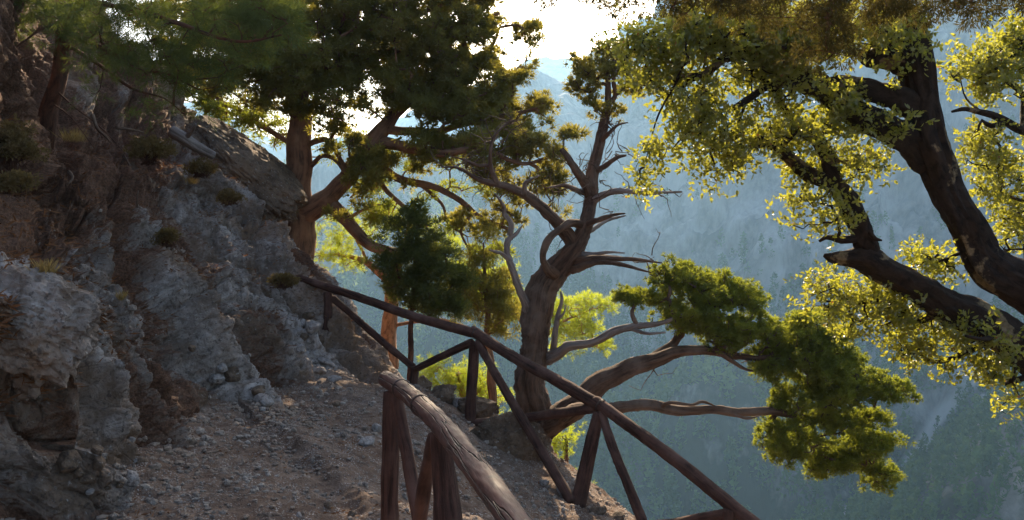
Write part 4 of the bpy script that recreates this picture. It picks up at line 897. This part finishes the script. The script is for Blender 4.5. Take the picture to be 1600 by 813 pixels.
def overhang():
    t = Tree('overhanging_cypress', 'shaded cypress foliage hanging along the top above the oak', 'tree', (7.2, 3.2, -4.2))
    B = M['cypbark']
    def wp(*a): return a
    A = np.array([(7.2, 3.2, -4.4, .3), (7.0, 3.3, -1, .24), (6.4, 3.5, 2.2, .2), (5.2, 3.9, 3.6, .14)])
    def inv(p):  # back to the (x, y, distance) form the limb builder takes
        x, y, z, r = p; cp, sp = math.cos(PITCH), math.sin(PITCH); dep = y * cp - z * sp; up = y * sp + z * cp
        return (CX + F * x / dep, CY - F * up / dep, y, r)
    t.limb([inv(p) for p in A], 'trunk', B, .1, 14, .2, .2, seed=371)
    t.limb([inv((6.5, 3.5, 2.0, .16)), (1900, -150, 4.3, .1), (1700, -100, 4.4, .07), (1500, -70, 4.5, .055), (1300, -50, 4.6, .04), (1120, -40, 4.7, .025), (930, -30, 4.8, .012)], 'branch', B, .06, 12, .2, .2, seed=372)
    t.limb([(1320, -50, 4.6, .03), (1300, 0, 4.6, .02), (1296, 45, 4.6, .014), (1290, 80, 4.6, .006)], 'branch', B, .04, 8, .2, .2, seed=373)
    E = [(940, -8, 70, 14, 4.8, .3), (1050, 2, 80, 18, 4.7, .3), (1150, 6, 80, 24, 4.6, .3), (1260, 12, 80, 32, 4.6, .35), (1300, 60, 40, 32, 4.6, .2), (1270, 85, 30, 20, 4.6, .15, .8), (1360, 10, 60, 28, 4.5, .3), (1450, 6, 70, 20, 4.5, .3), (1540, 4, 70, 20, 4.4, .3), (1610, 0, 50, 20, 4.4, .3), (870, -14, 30, 10, 4.8, .2), (1250, -60, 350, 30, 4.6, .4, .6)]
    C = in_ellipses(E, 900, 380)
    t.grow(C, .08, .25, .2, 381); t.branches(B, .002, .5, 5, maxr=.015, split=4)
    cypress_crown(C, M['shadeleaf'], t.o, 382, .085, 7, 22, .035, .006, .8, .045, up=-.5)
overhang()

# ------------------------------------------------------------------ rocks
def poly_rock(c, size, seed, sub=4, faces=15, rough=.05, rot=None, round_=0.):
    """a faceted stone: direction sphere cut by random planes"""
    import bmesh
    r = rs(seed); bm = bmesh.new(); bmesh.ops.create_icosphere(bm, subdivisions=sub, radius=1)
    V = np.array([v.co[:] for v in bm.verts]); T = np.array([[v.index for v in f.verts] for f in bm.faces]); bm.free()
    D = unit(V); n = unit(r.normal(size=(faces, 3))); n = np.concatenate([n, np.eye(3), -np.eye(3)]); h = r.uniform(.72, 1., len(n))
    q = D @ n.T; rad = np.min(np.where(q > .05, h / np.maximum(q, .05), 9), axis=1); rad = np.minimum(rad, 1.25)
    rad = rad * (1 - round_) + round_ * .9
    rad = rad * (1 + rough * fbm(D * 2.2 + seed, 4, seed % 50) + rough * .5 * fbm(D * 9 + seed, 3, 9))
    P = D * rad[:, None] * np.array(size)
    ang = rot if rot is not None else r.uniform(-.4, .4, 3) + [0, 0, r.uniform(0, 6)]
    cx, sx = math.cos(ang[0]), math.sin(ang[0]); cy, sy = math.cos(ang[1]), math.sin(ang[1]); cz, sz = math.cos(ang[2]), math.sin(ang[2])
    Rm = np.array([[cz, -sz, 0], [sz, cz, 0], [0, 0, 1]]) @ np.array([[cy, 0, sy], [0, 1, 0], [-sy, 0, cy]]) @ np.array([[1, 0, 0], [0, cx, -sx], [0, sx, cx]])
    return P @ Rm.T + np.array(c), T
def rock(name, label, px, py, Y, wpx, hpx, dpx=None, seed=1, m='stone', group=None, sub=4, rough=.06, rot=None, drop=True, round_=0., cat='stone', faces=15):
    c = at(px, py, Y); k = Y / F / 2; size = (wpx * k, (dpx or (wpx + hpx) / 2) * k, hpx * k)
    V, T = poly_rock(c, size, seed, sub, faces, rough, rot, round_)
    mb = MB(); mb.add(V - c, Ft=T); o = mb.build(name, M[m], None, smooth=sub >= 4); o.location = tuple(c)
    if sub >= 4:
        try: o.data.set_sharp_from_angle(angle=R(28))
        except Exception: pass
    return tag(o, label, cat, group)
rock('boulder', 'huge dark brown boulder on the crest of the slope left of the reddish trunk', 370, 272, 14.2, 255, 112, 200, 401, 'boulder', None, 6, .12, (.1, .74, .0), cat='boulder', faces=14, round_=.5)
rock('boulder', 'big rounded brown boulder at the foot of the gnarled trunk beyond the railing', 800, 697, 9.78, 135, 118, 60, 402, 'boulder', None, 6, .14, (0, .15, .4), cat='boulder', round_=.35)
rock('boulder', 'rounded grey boulder behind the near handrail beside the short post', 692, 618, 10.9, 44, 38, 44, 403, 'boulder', None, 5, .08, cat='boulder', round_=.5)
rock('boulder', 'brown angular rock directly below the middle post of the far railing', 745, 640, 10.9, 72, 48, 60, 404, 'boulder', None, 5, .1, cat='boulder', round_=.2)
rock('boulder', 'cracked rock block at the base of the short post between two braces', 655, 606, 11.6, 40, 34, 40, 405, 'boulder', None, 5, .1, cat='boulder')
rock('rock_bulge', 'big pale grey rock bulge with brown underside overhanging the path at the left edge', 40, 500, 4.75, 250, 175, 200, 411, 'bulge', None, 6, .13, (.1, .35, .3), cat='rock', round_=.3, faces=12)
GS = 'loose stones around the bend of the path'
ST = [(412, 627, 8.9, 34, 18, 'large pale angular stone lying below the rock slope at the bend'), (404, 610, 9.2, 32, 14, 'flat brown stone just behind the large pale angular stone'), (387, 614, 9.1, 15, 14, 'small grey stone just left of the flat brown stone'),
      (488, 511, 11.0, 26, 22, 'grey block left of the first far railing post, largest of its heap'), (490, 533, 10.9, 30, 18, 'wide tan block at the foot of the heap beside the first far post'), (468, 546, 10.8, 18, 18, 'small pale stone leaning at the lower left of the post heap'), (472, 505, 11.1, 14, 14, 'small stone at the upper left of the post heap'), (482, 493, 11.2, 22, 12, 'dark flat stone on top of the heap beside the first far post'),
      (524, 486, 11.3, 16, 12, 'small brown stone right of the first far railing post'), (476, 526, 10.9, 14, 10, 'thin tan stone wedged into the middle of the post heap'), (500, 580, 10.4, 34, 10, 'flat dry wall slab under the first far railing post'), (512, 566, 10.4, 30, 9, 'upper flat slab of the small dry wall under the first far post'), (520, 592, 10.3, 30, 10, 'lowest flat slab of the small dry wall under the first far post'),
      (109, 722, 4.95, 34, 34, 'brown rounded stone lodged between the two left rock ribs'), (137, 749, 5.0, 26, 16, 'pale tan stone at the foot of the left rock ribs'), (154, 724, 5.05, 20, 20, 'dark grey stone above the tan stone at the left rock foot'), (122, 739, 5.0, 22, 14, 'flat brown stone left of the pale tan stone'), (152, 704, 5.1, 30, 12, 'thin brown slab resting on the left rock ledge'), (206, 748, 5.4, 24, 24, 'grey cube shaped stone at the edge of the gravel by the left rock'), (188, 757, 5.3, 13, 11, 'small reddish stone touching the cube shaped grey stone'), (168, 762, 5.2, 12, 8, 'small white stone in the gravel right of the tan stone'), (141, 768, 4.9, 15, 8, 'small pale chip nearest the bottom of the left gravel fan'),
      (205, 688, 6.3, 14, 11, 'small stone caught halfway down the second rock gully'), (338, 592, 8.6, 24, 18, 'pale stone embedded in soil halfway up the middle gully'), (346, 575, 8.8, 18, 14, 'small pale stone above the embedded pale stone in the gully'), (362, 585, 8.9, 20, 26, 'tall white slab standing in the soil of the middle gully'), (300, 545, 8.4, 12, 10, 'small pinkish stone high in the middle gully'),
      (550, 803, 5.4, 13, 11, 'small tan stone near the bottom edge left of the near post'), (575, 690, 7.6, 34, 14, 'flat pale slab half buried in the path left of the near railing'), (588, 668, 8.2, 16, 14, 'small bright stone in the path beside the near end post'), (512, 790, 5.6, 12, 11, 'small dark round stone on the path at the bottom'), (467, 806, 5.2, 12, 8, 'small grey stone at the bottom edge of the path'), (410, 640, 8.7, 14, 8, 'small flat stone right below the large pale angular stone'), (458, 640, 9, 16, 9, 'small brown stone in the path right of the large pale stone'), (525, 632, 9.9, 14, 9, 'small tan stone at the foot of the dry wall'),
      (715, 630, 10.4, 26, 20, 'grey stone right of the rounded boulder by the middle post'), (705, 606, 11., 22, 10, 'flat reddish slab behind the rounded boulder'), (880, 765, 9.0, 26, 20, 'grey stone between the crossing braces at the lower path edge'), (935, 798, 8.8, 30, 14, 'brown stone at the foot of the far leaning post'), (850, 755, 9.1, 18, 12, 'small stone at the right foot of the big rounded boulder'), (965, 808, 8.8, 26, 12, 'low reddish stone on the lower path edge at the bottom')]
r = rs(9)
for k, (px, py, Y, w_, h_, lab) in enumerate(ST):
    # rest on the ground or slope: slide along the view ray until the surface is met
    best = None
    c = at(px, py + h_ * .3, 1.0)
    ys = np.linspace(Y * .8, Y * 1.25, 160); pts = c[None] * ys[:, None]
    gz = ground_z(pts[:, :2]); below = np.nonzero(pts[:, 2] < gz)[0]
    yg = ys[below[0]] if len(below) else 99
    Hf = HG[::6, ::6].reshape(-1, 3); hx = Hf[:, 0] / Hf[:, 1]; hz = Hf[:, 2] / Hf[:, 1]
    q = (hx - c[0] / c[1]) ** 2 + (hz - c[2] / c[1]) ** 2; nearest = np.argsort(q)[:6]; yh = Hf[nearest, 1].min() if q[nearest[0]] < .0002 else 99
    yy = min(yg, yh); yy = Y if yy > 50 else float(np.clip(yy, Y * .8, Y * 1.25))
    rock('stone', lab, px, py, yy, w_ * 1.05, h_ * 1.1, None, 500 + k, 'boulder' if any(q in lab for q in ('brown', 'reddish', 'dark', 'tan', 'pinkish')) else 'stone', GS, 3, .05)

def gravel():
    """small stones strewn over the path"""
    r = rs(21); import bmesh
    bm = bmesh.new(); bmesh.ops.create_icosphere(bm, subdivisions=1, radius=1)
    V = np.array([v.co[:] for v in bm.verts]); T = np.array([[v.index for v in f.verts] for f in bm.faces]); bm.free()
    n = 52000
    y = r.uniform(3.6, 12.5, n) ** 1.0; x = r.uniform(-.62, .3, n) * y + r.normal(size=n) * .1
    den = fbm(np.c_[x, y, x * 0] * 1.3, 3, 15) + .3
    keep = r.uniform(-.3, .8, n) < den; x, y = x[keep], y[keep]
    xy = np.c_[x, y]; z = ground_z(xy); n = len(x)
    s = (.004 + .024 * r.uniform(0, 1, n) ** 6) * (1 + .3 * (y > 7))
    hb = HG[:, 20].reshape(-1, 3)[::8, :2]; dh = np.array([np.min(np.hypot(hb[:, 0] - q[0], hb[:, 1] - q[1])) for q in xy]); s = s * (1 + .5 * np.exp(-(dh / .3) ** 2))
    sc3 = s[:, None] * r.uniform(.6, 1.3, (n, 3)) * [1, 1, .7]
    a = r.uniform(0, 6.28, n); ca, sa = np.cos(a), np.sin(a)
    W = V[None] * (1 + r.uniform(-.28, .18, (n, 12, 1))) * sc3[:, None]
    W = np.stack([W[..., 0] * ca[:, None] - W[..., 1] * sa[:, None], W[..., 0] * sa[:, None] + W[..., 1] * ca[:, None], W[..., 2]], 2)
    W += np.c_[x, y, z + s * .25][:, None]
    mb = MB(); mb.add(W.reshape(-1, 3), Ft=(T[None] + (np.arange(n) * 12)[:, None, None]).reshape(-1, 3))
    # stones caught on the ledges and gullies of the slope
    g = HG[::1, :].reshape(-1, 3); nn = HN.reshape(-1, 3); U = np.repeat(np.linspace(0, 1, HG.shape[0]), HG.shape[1]); Vv = np.tile(np.linspace(0, 1, HG.shape[1]), HG.shape[0])
    p = (np.abs(nn[:, 2]) > .55) * (Vv < .75) * (Vv > .02) * (U > .25) * (U < .85) * np.clip(fbm(g * .8, 2, 31) + .1, 0, 1); p = p / p.sum()
    idx = r.choice(len(g), 1100, replace=False, p=p); C = g[idx]; m = len(C); s = .008 + .035 * r.uniform(0, 1, m) ** 5
    W = V[None] * (1 + r.uniform(-.28, .18, (m, 12, 1))) * (s[:, None] * r.uniform(.6, 1.3, (m, 3)))[:, None] + C[:, None]
    mb.add(W.reshape(-1, 3), Ft=(T[None] + (np.arange(m) * 12)[:, None, None]).reshape(-1, 3))
    tag(mb.build('gravel', M['gravel'], smooth=False), 'pale gravel strewn over the path and the rock ledges', 'gravel', kind='stuff')
gravel()

def litter():
    r = rs(23); n = 9000; y = r.uniform(3.8, 12, n); x = r.uniform(-.6, .3, n) * y; m = fbm(np.c_[x, y, x * 0] * .9, 3, 19) + r.normal(size=n) * .12 > .02; x, y = x[m], y[m]; n = len(x)
    z = ground_z(np.c_[x, y]) + .006; mb = MB(); d = np.c_[r.normal(size=(n, 2)), r.normal(size=n) * .12]
    blades(mb, np.c_[x, y, z], d, r.uniform(.02, .07, n), r.uniform(.004, .014, n), r)
    g = HG.reshape(-1, 3); nn = HN.reshape(-1, 3); V = np.tile(np.linspace(0, 1, HG.shape[1]), HG.shape[0])
    p = (np.abs(nn[:, 2]) > .5) * (V > .3) * (V < .85); idx = r.choice(len(g), 14000, replace=False, p=p / p.sum()); C = g[idx] + nn[idx] * .01
    blades(mb, C, r.normal(size=(14000, 3)) * [1, 1, .4], r.uniform(.04, .12, 14000), r.uniform(.005, .016, 14000), r)
    tag(mb.build('leaf_litter', leaf_mat('brown_litter', (.14, .06, .03), (.22, .11, .05), (.3, .13, .05), .2, .01, 5.), smooth=False), 'brown needles and dead leaves lying on the path and slope', 'leaf litter', kind='stuff')
litter()

# ------------------------------------------------------------------ railings
def log(name, a, b, ra, rb, parent, seed, bow=.01, sides=20, mid=None, label=None):
    a = np.asarray(a, float); b = np.asarray(b, float); r = rs(seed)
    pts = [a] + ([np.asarray(q, float) for q in mid] if mid is not None else [a + (b - a) * .35 + r.normal(size=3) * bow, a + (b - a) * .7 + r.normal(size=3) * bow]) + [b]
    rad = np.linspace(ra, rb, len(pts)); D = smooth_line([(*p, q) for p, q in zip(pts, rad)], .02)
    # crisp sawn ends: pinch the last rings
    k = len(D); D[:, 3] *= 1 + .06 * pn(np.c_[np.arange(k) * .09, np.zeros(k), np.zeros(k)] + seed, 4)
    e0 = D[0].copy(); e1 = D[-1].copy(); t0 = unit(D[0, :3] - D[1, :3]); t1 = unit(D[-1, :3] - D[-2, :3])
    D[0, 3] *= .94; D[-1, 3] *= .94
    A = np.r_[[[*(e0[:3] + t0 * .004), e0[3] * .5]], D, [[*(e1[:3] + t1 * .004), e1[3] * .5]]]
    mb = MB(); tube(mb, A[:, :3], A[:, 3], sides, .03, seed, 0, .07, True, .1)
    V = mb.V[0]; Pc = np.repeat(A[:, :3], sides, 0)
    for q in range(max(2, int(np.linalg.norm(b - a) * 3.5))):
        k0 = r.randint(3, len(A) - 3) * sides + r.randint(sides); c0 = V[k0].copy(); rr = np.linalg.norm(V[:len(Pc)] - c0, axis=1); wd = r.uniform(.016, .03)
        bump_ = np.exp(-(rr / wd) ** 2) * r.uniform(.003, .01) - np.exp(-(rr / (wd * .35)) ** 2) * .006
        V[:len(Pc)] += unit(V[:len(Pc)] - Pc) * bump_[:, None]
    o = mb.build(name, M['railwood'], parent)
    if label: o['label'] = label
    return o
def band(p, ax, rad, parent, seed=0):
    ax = unit(ax); u = unit(np.cross(ax, [0, 0, 1])); v_ = np.cross(ax, u); a = np.linspace(0, 2 * math.pi, 40); mb = MB()
    for k in (-.007, 0, .007):
        tube(mb, p + ax * (k + .002 * np.sin(a))[:, None] + rad * (np.cos(a)[:, None] * u + np.sin(a)[:, None] * v_), np.full(40, .0028), 6)
    return mb.build('wire_band', M['wire'], parent)
def gz1(p): return float(ground_z([[p[0], p[1]]])[0])
wm_, wn_ = mat('rusty_wire'); M['wire'] = finish(wm_, wn_, (.07, .045, .035), .5)
def far_railing():
    t = empty('wooden_railing', at(740, 660, 10.5), 'dark brown log railing with crossed braces running from the rock slope past the gnarled tree', 'railing')
    A = at(458, 432, 12.2); J1 = at(742, 521, 10.6); J2 = at(937, 634, 9.1); E = at(1190, 822, 7.5); E2 = at(1330, 930, 6.9)
    log('handrail', A, J1 + [0, 0, 0], .052, .062, t, 1, .012, label='upper handrail log')
    log('handrail', J1 + unit(J1 - J2) * .06 + [0, 0, .012], J2 + [0, 0, .0], .062, .066, t, 2, .01, label='middle handrail log')
    log('handrail', J2 + unit(J2 - E) * .08 + [0, 0, .012], E2, .062, .066, t, 3, .012, label='lower handrail log')
    band(J1 + unit(J2 - J1) * .03 + [0, 0, .004], J2 - J1, .068, t); band(J2 + unit(E - J2) * .02 + [0, 0, .004], E - J2, .072, t)
    band(at(512, 470, 11.85), [0, 0, 1], .064, t)
    def post(p, q, ra=.052, rb=.058, s=0): log('post', p, q, ra, rb, t, 10 + s, .006)
    post(at(512, 457, 11.85), at(510, 556, 11.7), .055, .062, 1)
    post(at(741, 535, 10.6), at(735, 662, 10.45), .058, .07, 2)
    post(at(936, 645, 9.1), at(902, 792, 8.95), .062, .082, 3)
    post(at(647, 572, 11.1), at(645, 604, 11.1), .05, .06, 4)
    post(at(1140, 796, 7.75), at(1140, 900, 7.7), .06, .07, 5)
    def brace(p, q, ra=.045, rb=.045, s=0): log('brace', p, q, ra, rb, t, 30 + s, .008)
    brace(at(520, 466, 11.85), at(646, 574, 11.1), .045, .045, 1)
    brace(at(650, 577, 11.05), at(738, 535, 10.55), .042, .048, 2)
    brace(at(746, 534, 10.5), at(893, 784, 8.9), .05, .055, 3)
    brace(at(742, 661, 10.45), at(932, 637, 9.15), .05, .055, 4)
    brace(at(940, 646, 9.05), at(1004, 816, 8.3), .045, .05, 5)
    brace(at(1138, 803, 7.75), at(1020, 822, 8.25), .05, .05, 6)
far_railing()
def near_railing():
    t = empty('wooden_railing', at(612, 820, 4.7), 'thick worn log railing close by at the bottom centre with a pale scuffed top', 'railing')
    P = [at(603, 592, 4.85), at(633, 612, 4.4), at(680, 655, 3.65), at(725, 708, 2.95), at(772, 770, 2.4), at(830, 850, 1.95)]
    rad = [.045, .045, .044, .041, .038, .036]
    D = smooth_line([(*p, q) for p, q in zip(P, rad)], .012)
    k = len(D); D[:, 3] *= 1 + .05 * pn(np.c_[np.arange(k) * .05, np.zeros(k), np.zeros(k)], 4)
    t0 = unit(D[0, :3] - D[1, :3]); A = np.r_[[[*(D[0, :3] + t0 * .006), D[0, 3] * .6]], [[*D[0, :3], D[0, 3] * .93]], D[1:]]
    mb = MB(); tube(mb, A[:, :3], A[:, 3], 44, .03, 3, 0, .09, True, .08)
    mb.build('handrail', M['nearwood'], t)
    for q in (.13, .3):
        kk = int(k * q); band(D[kk, :3], D[kk + 1, :3] - D[kk - 1, :3], D[kk, 3] * 1.06, t)
    log('post', at(611, 612, 4.75), at(611, 850, 4.65), .042, .052, t, 51, .006, 26)
    log('brace', at(620, 622, 4.6), at(656, 815, 4.3), .03, .036, t, 52, .004, 22)
    log('post', at(688, 678, 3.62), at(708, 900, 3.45), .042, .07, t, 53, .004, 26)
    log('brace', at(678, 682, 3.72), at(652, 850, 4.1), .028, .036, t, 54, .004, 22)
def near_wood():
    m, nt = mat('worn_handrail_wood'); v0 = tc(nt)
    a_ = nt.nodes.new('ShaderNodeAttribute'); a_.attribute_name = 'grain'
    mp = nt.nodes.new('ShaderNodeMapping'); mp.inputs[3].default_value = (1, 1, .06); nt.links.new(a_.outputs['Vector'], mp.inputs[0]); v = mp.outputs[0]
    mp2 = nt.nodes.new('ShaderNodeMapping'); mp2.inputs[3].default_value = (1, 1, .035); nt.links.new(a_.outputs['Vector'], mp2.inputs[0]); v2 = mp2.outputs[0]
    n1 = noise(nt, v, 55, 8, .7, .4); n2 = noise(nt, v0, 9, 5, .6); n3 = noise(nt, v2, 20, 3, .5)
    c = mixc(nt, ramp(nt, n1, [(.35, 0.), (.62, 1.)]), (.045, .02, .015), (.12, .052, .038))
    c = mixc(nt, ramp(nt, n2, [(.5, 0.), (.7, .7)]), c, (.15, .085, .068))
    d = math_(nt, 'ABSOLUTE', math_(nt, 'SUBTRACT', n3, .5)); cr1 = ramp(nt, d, [(.0, 1.), (.02, 0.)])
    c = mixc(nt, cr1, c, (.015, .009, .007))
    # round scars and nail knots
    kn = ramp(nt, voro(nt, v0, 7, 'F1'), [(.09, 1.), (.13, 0.)]); c = mixc(nt, kn, c, (.045, .022, .016))
    b = bump(nt, n1, .5, .004); inv = math_(nt, 'SUBTRACT', 1., cr1); b = bump(nt, inv, 1., .012, b)
    return finish(m, nt, c, ramp(nt, n2, [(.3, .45), (.7, .75)]), b, .35)
M['nearwood'] = near_wood()
near_railing()

# ------------------------------------------------------------------ shrubs, grass, dead wood
def shrub(label, px, py, Y, rx, ry, seed, m='shrubleaf', n=90, cat='shrub', L=.03, W=.014, name='shrub'):
    t = empty(name, at(px, py + ry * .9, Y), label, cat); r = rs(seed); base = at(px, py + ry * .95, Y)
    C = in_ellipses([(px, py, rx, ry, Y, rx * Y / F * .8)], 1, seed); c = at(px, py, Y); s = np.array([rx, rx * .9, ry]) * Y / F
    u = unit(r.normal(size=(n, 3))); u[:, 2] = np.abs(u[:, 2]) * 1.2 - .25; C = c + u * s * r.uniform(.3, 1.15, (n, 1)) * (1 + .5 * fbm(u * 1.4 + seed, 2, 3)[:, None])
    mb = MB()
    for q in C[:min(n, 60)]:
        md = (base + q) / 2 + r.normal(size=3) * .03; tube(mb, cr([base + r.normal(size=3) * [.05, .05, .01], md, q], 6), np.linspace(.006, .002, 6), 4)
    tag(mb.build('stems', M['pinebark'], t), kind='stuff')
    cypress_crown(C, M[m], t, seed, .05 + .12 * s[0], 5, 16, L, W, .7, .04, name='foliage')
shrub('rounded dry brown shrub on the slope left of the dark boulder', 236, 238, 11.3, 33, 20, 601, n=150)
shrub('large brown shrub at the left edge below the pine trunk', 18, 235, 7.0, 36, 38, 602, 'shrubleaf', 130)
shrub('small ochre shrub in a crack just below the dark boulder', 312, 265, 12.2, 18, 12, 603, n=70)
shrub('small dry tuft on the pale ledge between boulder and path', 355, 312, 12.0, 15, 8, 604, n=50)
shrub('low brown cushion plant beside the upper end of the far handrail', 443, 440, 11.3, 18, 9, 605, n=60)
shrub('low dry cushion plant on the left ledge under the large brown shrub', 20, 290, 6.6, 25, 14, 606, 'shrubleaf', 60)
shrub('small brown heath plant halfway up the middle rock gully', 262, 372, 9.6, 14, 12, 607, n=40)
def tuft(label, px, py, Y, wpx, hpx, seed, n=120):
    r = rs(seed); b = at(px, py, Y); k = Y / F; a = r.uniform(0, 6.28, n); d = unit(np.stack([np.cos(a) * .6, np.sin(a) * .6, np.ones(n)], 1) + r.normal(size=(n, 3)) * .15)
    mb = MB(); blades(mb, r.normal(size=(n, 3)) * [.3 * wpx * k / 2, .3 * wpx * k / 2, .005], d, hpx * k * r.uniform(.5, 1.1, n), .006, r)
    o = mb.build('grass_tuft', M['drygrass'], smooth=False); o.location = tuple(b); tag(o, label, 'grass tuft')
tuft('straw yellow grass tuft on top of the big left rock bulge', 72, 432, 4.75, 34, 34, 611)
tuft('wide dry grass tuft at the foot of the leaning pine trunk', 115, 222, 9.6, 50, 26, 612, 200)
tuft('thin dry grass tuft on the crest ledge right of the brown shrub', 300, 288, 12.2, 26, 18, 613)
tuft('smallest dry grass tuft, in the gully left of the rib edge', 190, 470, 6.5, 16, 20, 614, 60)

def dead_log():
    t = empty('fallen_log', at(300, 225, 12.2), 'pale weathered fallen log with a sawn end lying below the dark boulder', 'log')
    mb = MB(); D = smooth_line(L4([(268, 205, 12.2, .085), (285, 215, 12.2, .08), (305, 228, 12.3, .075), (335, 244, 12.4, .055)]), .03)
    tube(mb, D[:, :3], D[:, 3], 18, .06, 5, 0, .2, True, .15); mb.build('trunk', M['silver'], t)
    mb = MB(); D = smooth_line(L4([(290, 216, 12.2, .04), (300, 204, 12.1, .03), (306, 194, 12.0, .015)]), .03)
    tube(mb, D[:, :3], D[:, 3], 10, .06, 6, 0, .2, True, .15); mb.build('broken_branch', M['silver'], t)
dead_log()
def stick(label, pts, rr, seed):
    D = smooth_line(L4([(x, y, Y, q) for (x, y, Y), q in zip(pts, np.linspace(rr, rr * .4, len(pts)))], .01, seed), .04); c = D[0, :3].copy()
    mb = MB(); tube(mb, D[:, :3] - c, D[:, 3], 7, .05, seed, 0, .15, True, .2); o = mb.build('dead_stick', M['deadbark'], smooth=True); o.location = tuple(c); tag(o, label, 'stick')
stick('forked grey stick lying in brown needles below the pine', [(145, 180, 9.2), (155, 200, 9.1), (165, 212, 9.0), (172, 222, 8.9)], .02, 621)
stick('pale bent stick lying flat above the dry brown shrub', [(182, 200, 10.6), (205, 204, 10.8), (225, 207, 11.)], .02, 622)
stick('short upright twig stump beside the dry brown shrub', [(205, 272, 10.3), (200, 258, 10.3), (194, 243, 10.3)], .018, 623)
stick('thin dead twig in the soil under the dry brown shrub', [(215, 325, 9.5), (214, 312, 9.5), (216, 298, 9.6)], .012, 624)
stick('curved root lying on the needle covered ledge at the left', [(108, 268, 7.9), (112, 280, 7.8), (106, 288, 7.7)], .016, 625)
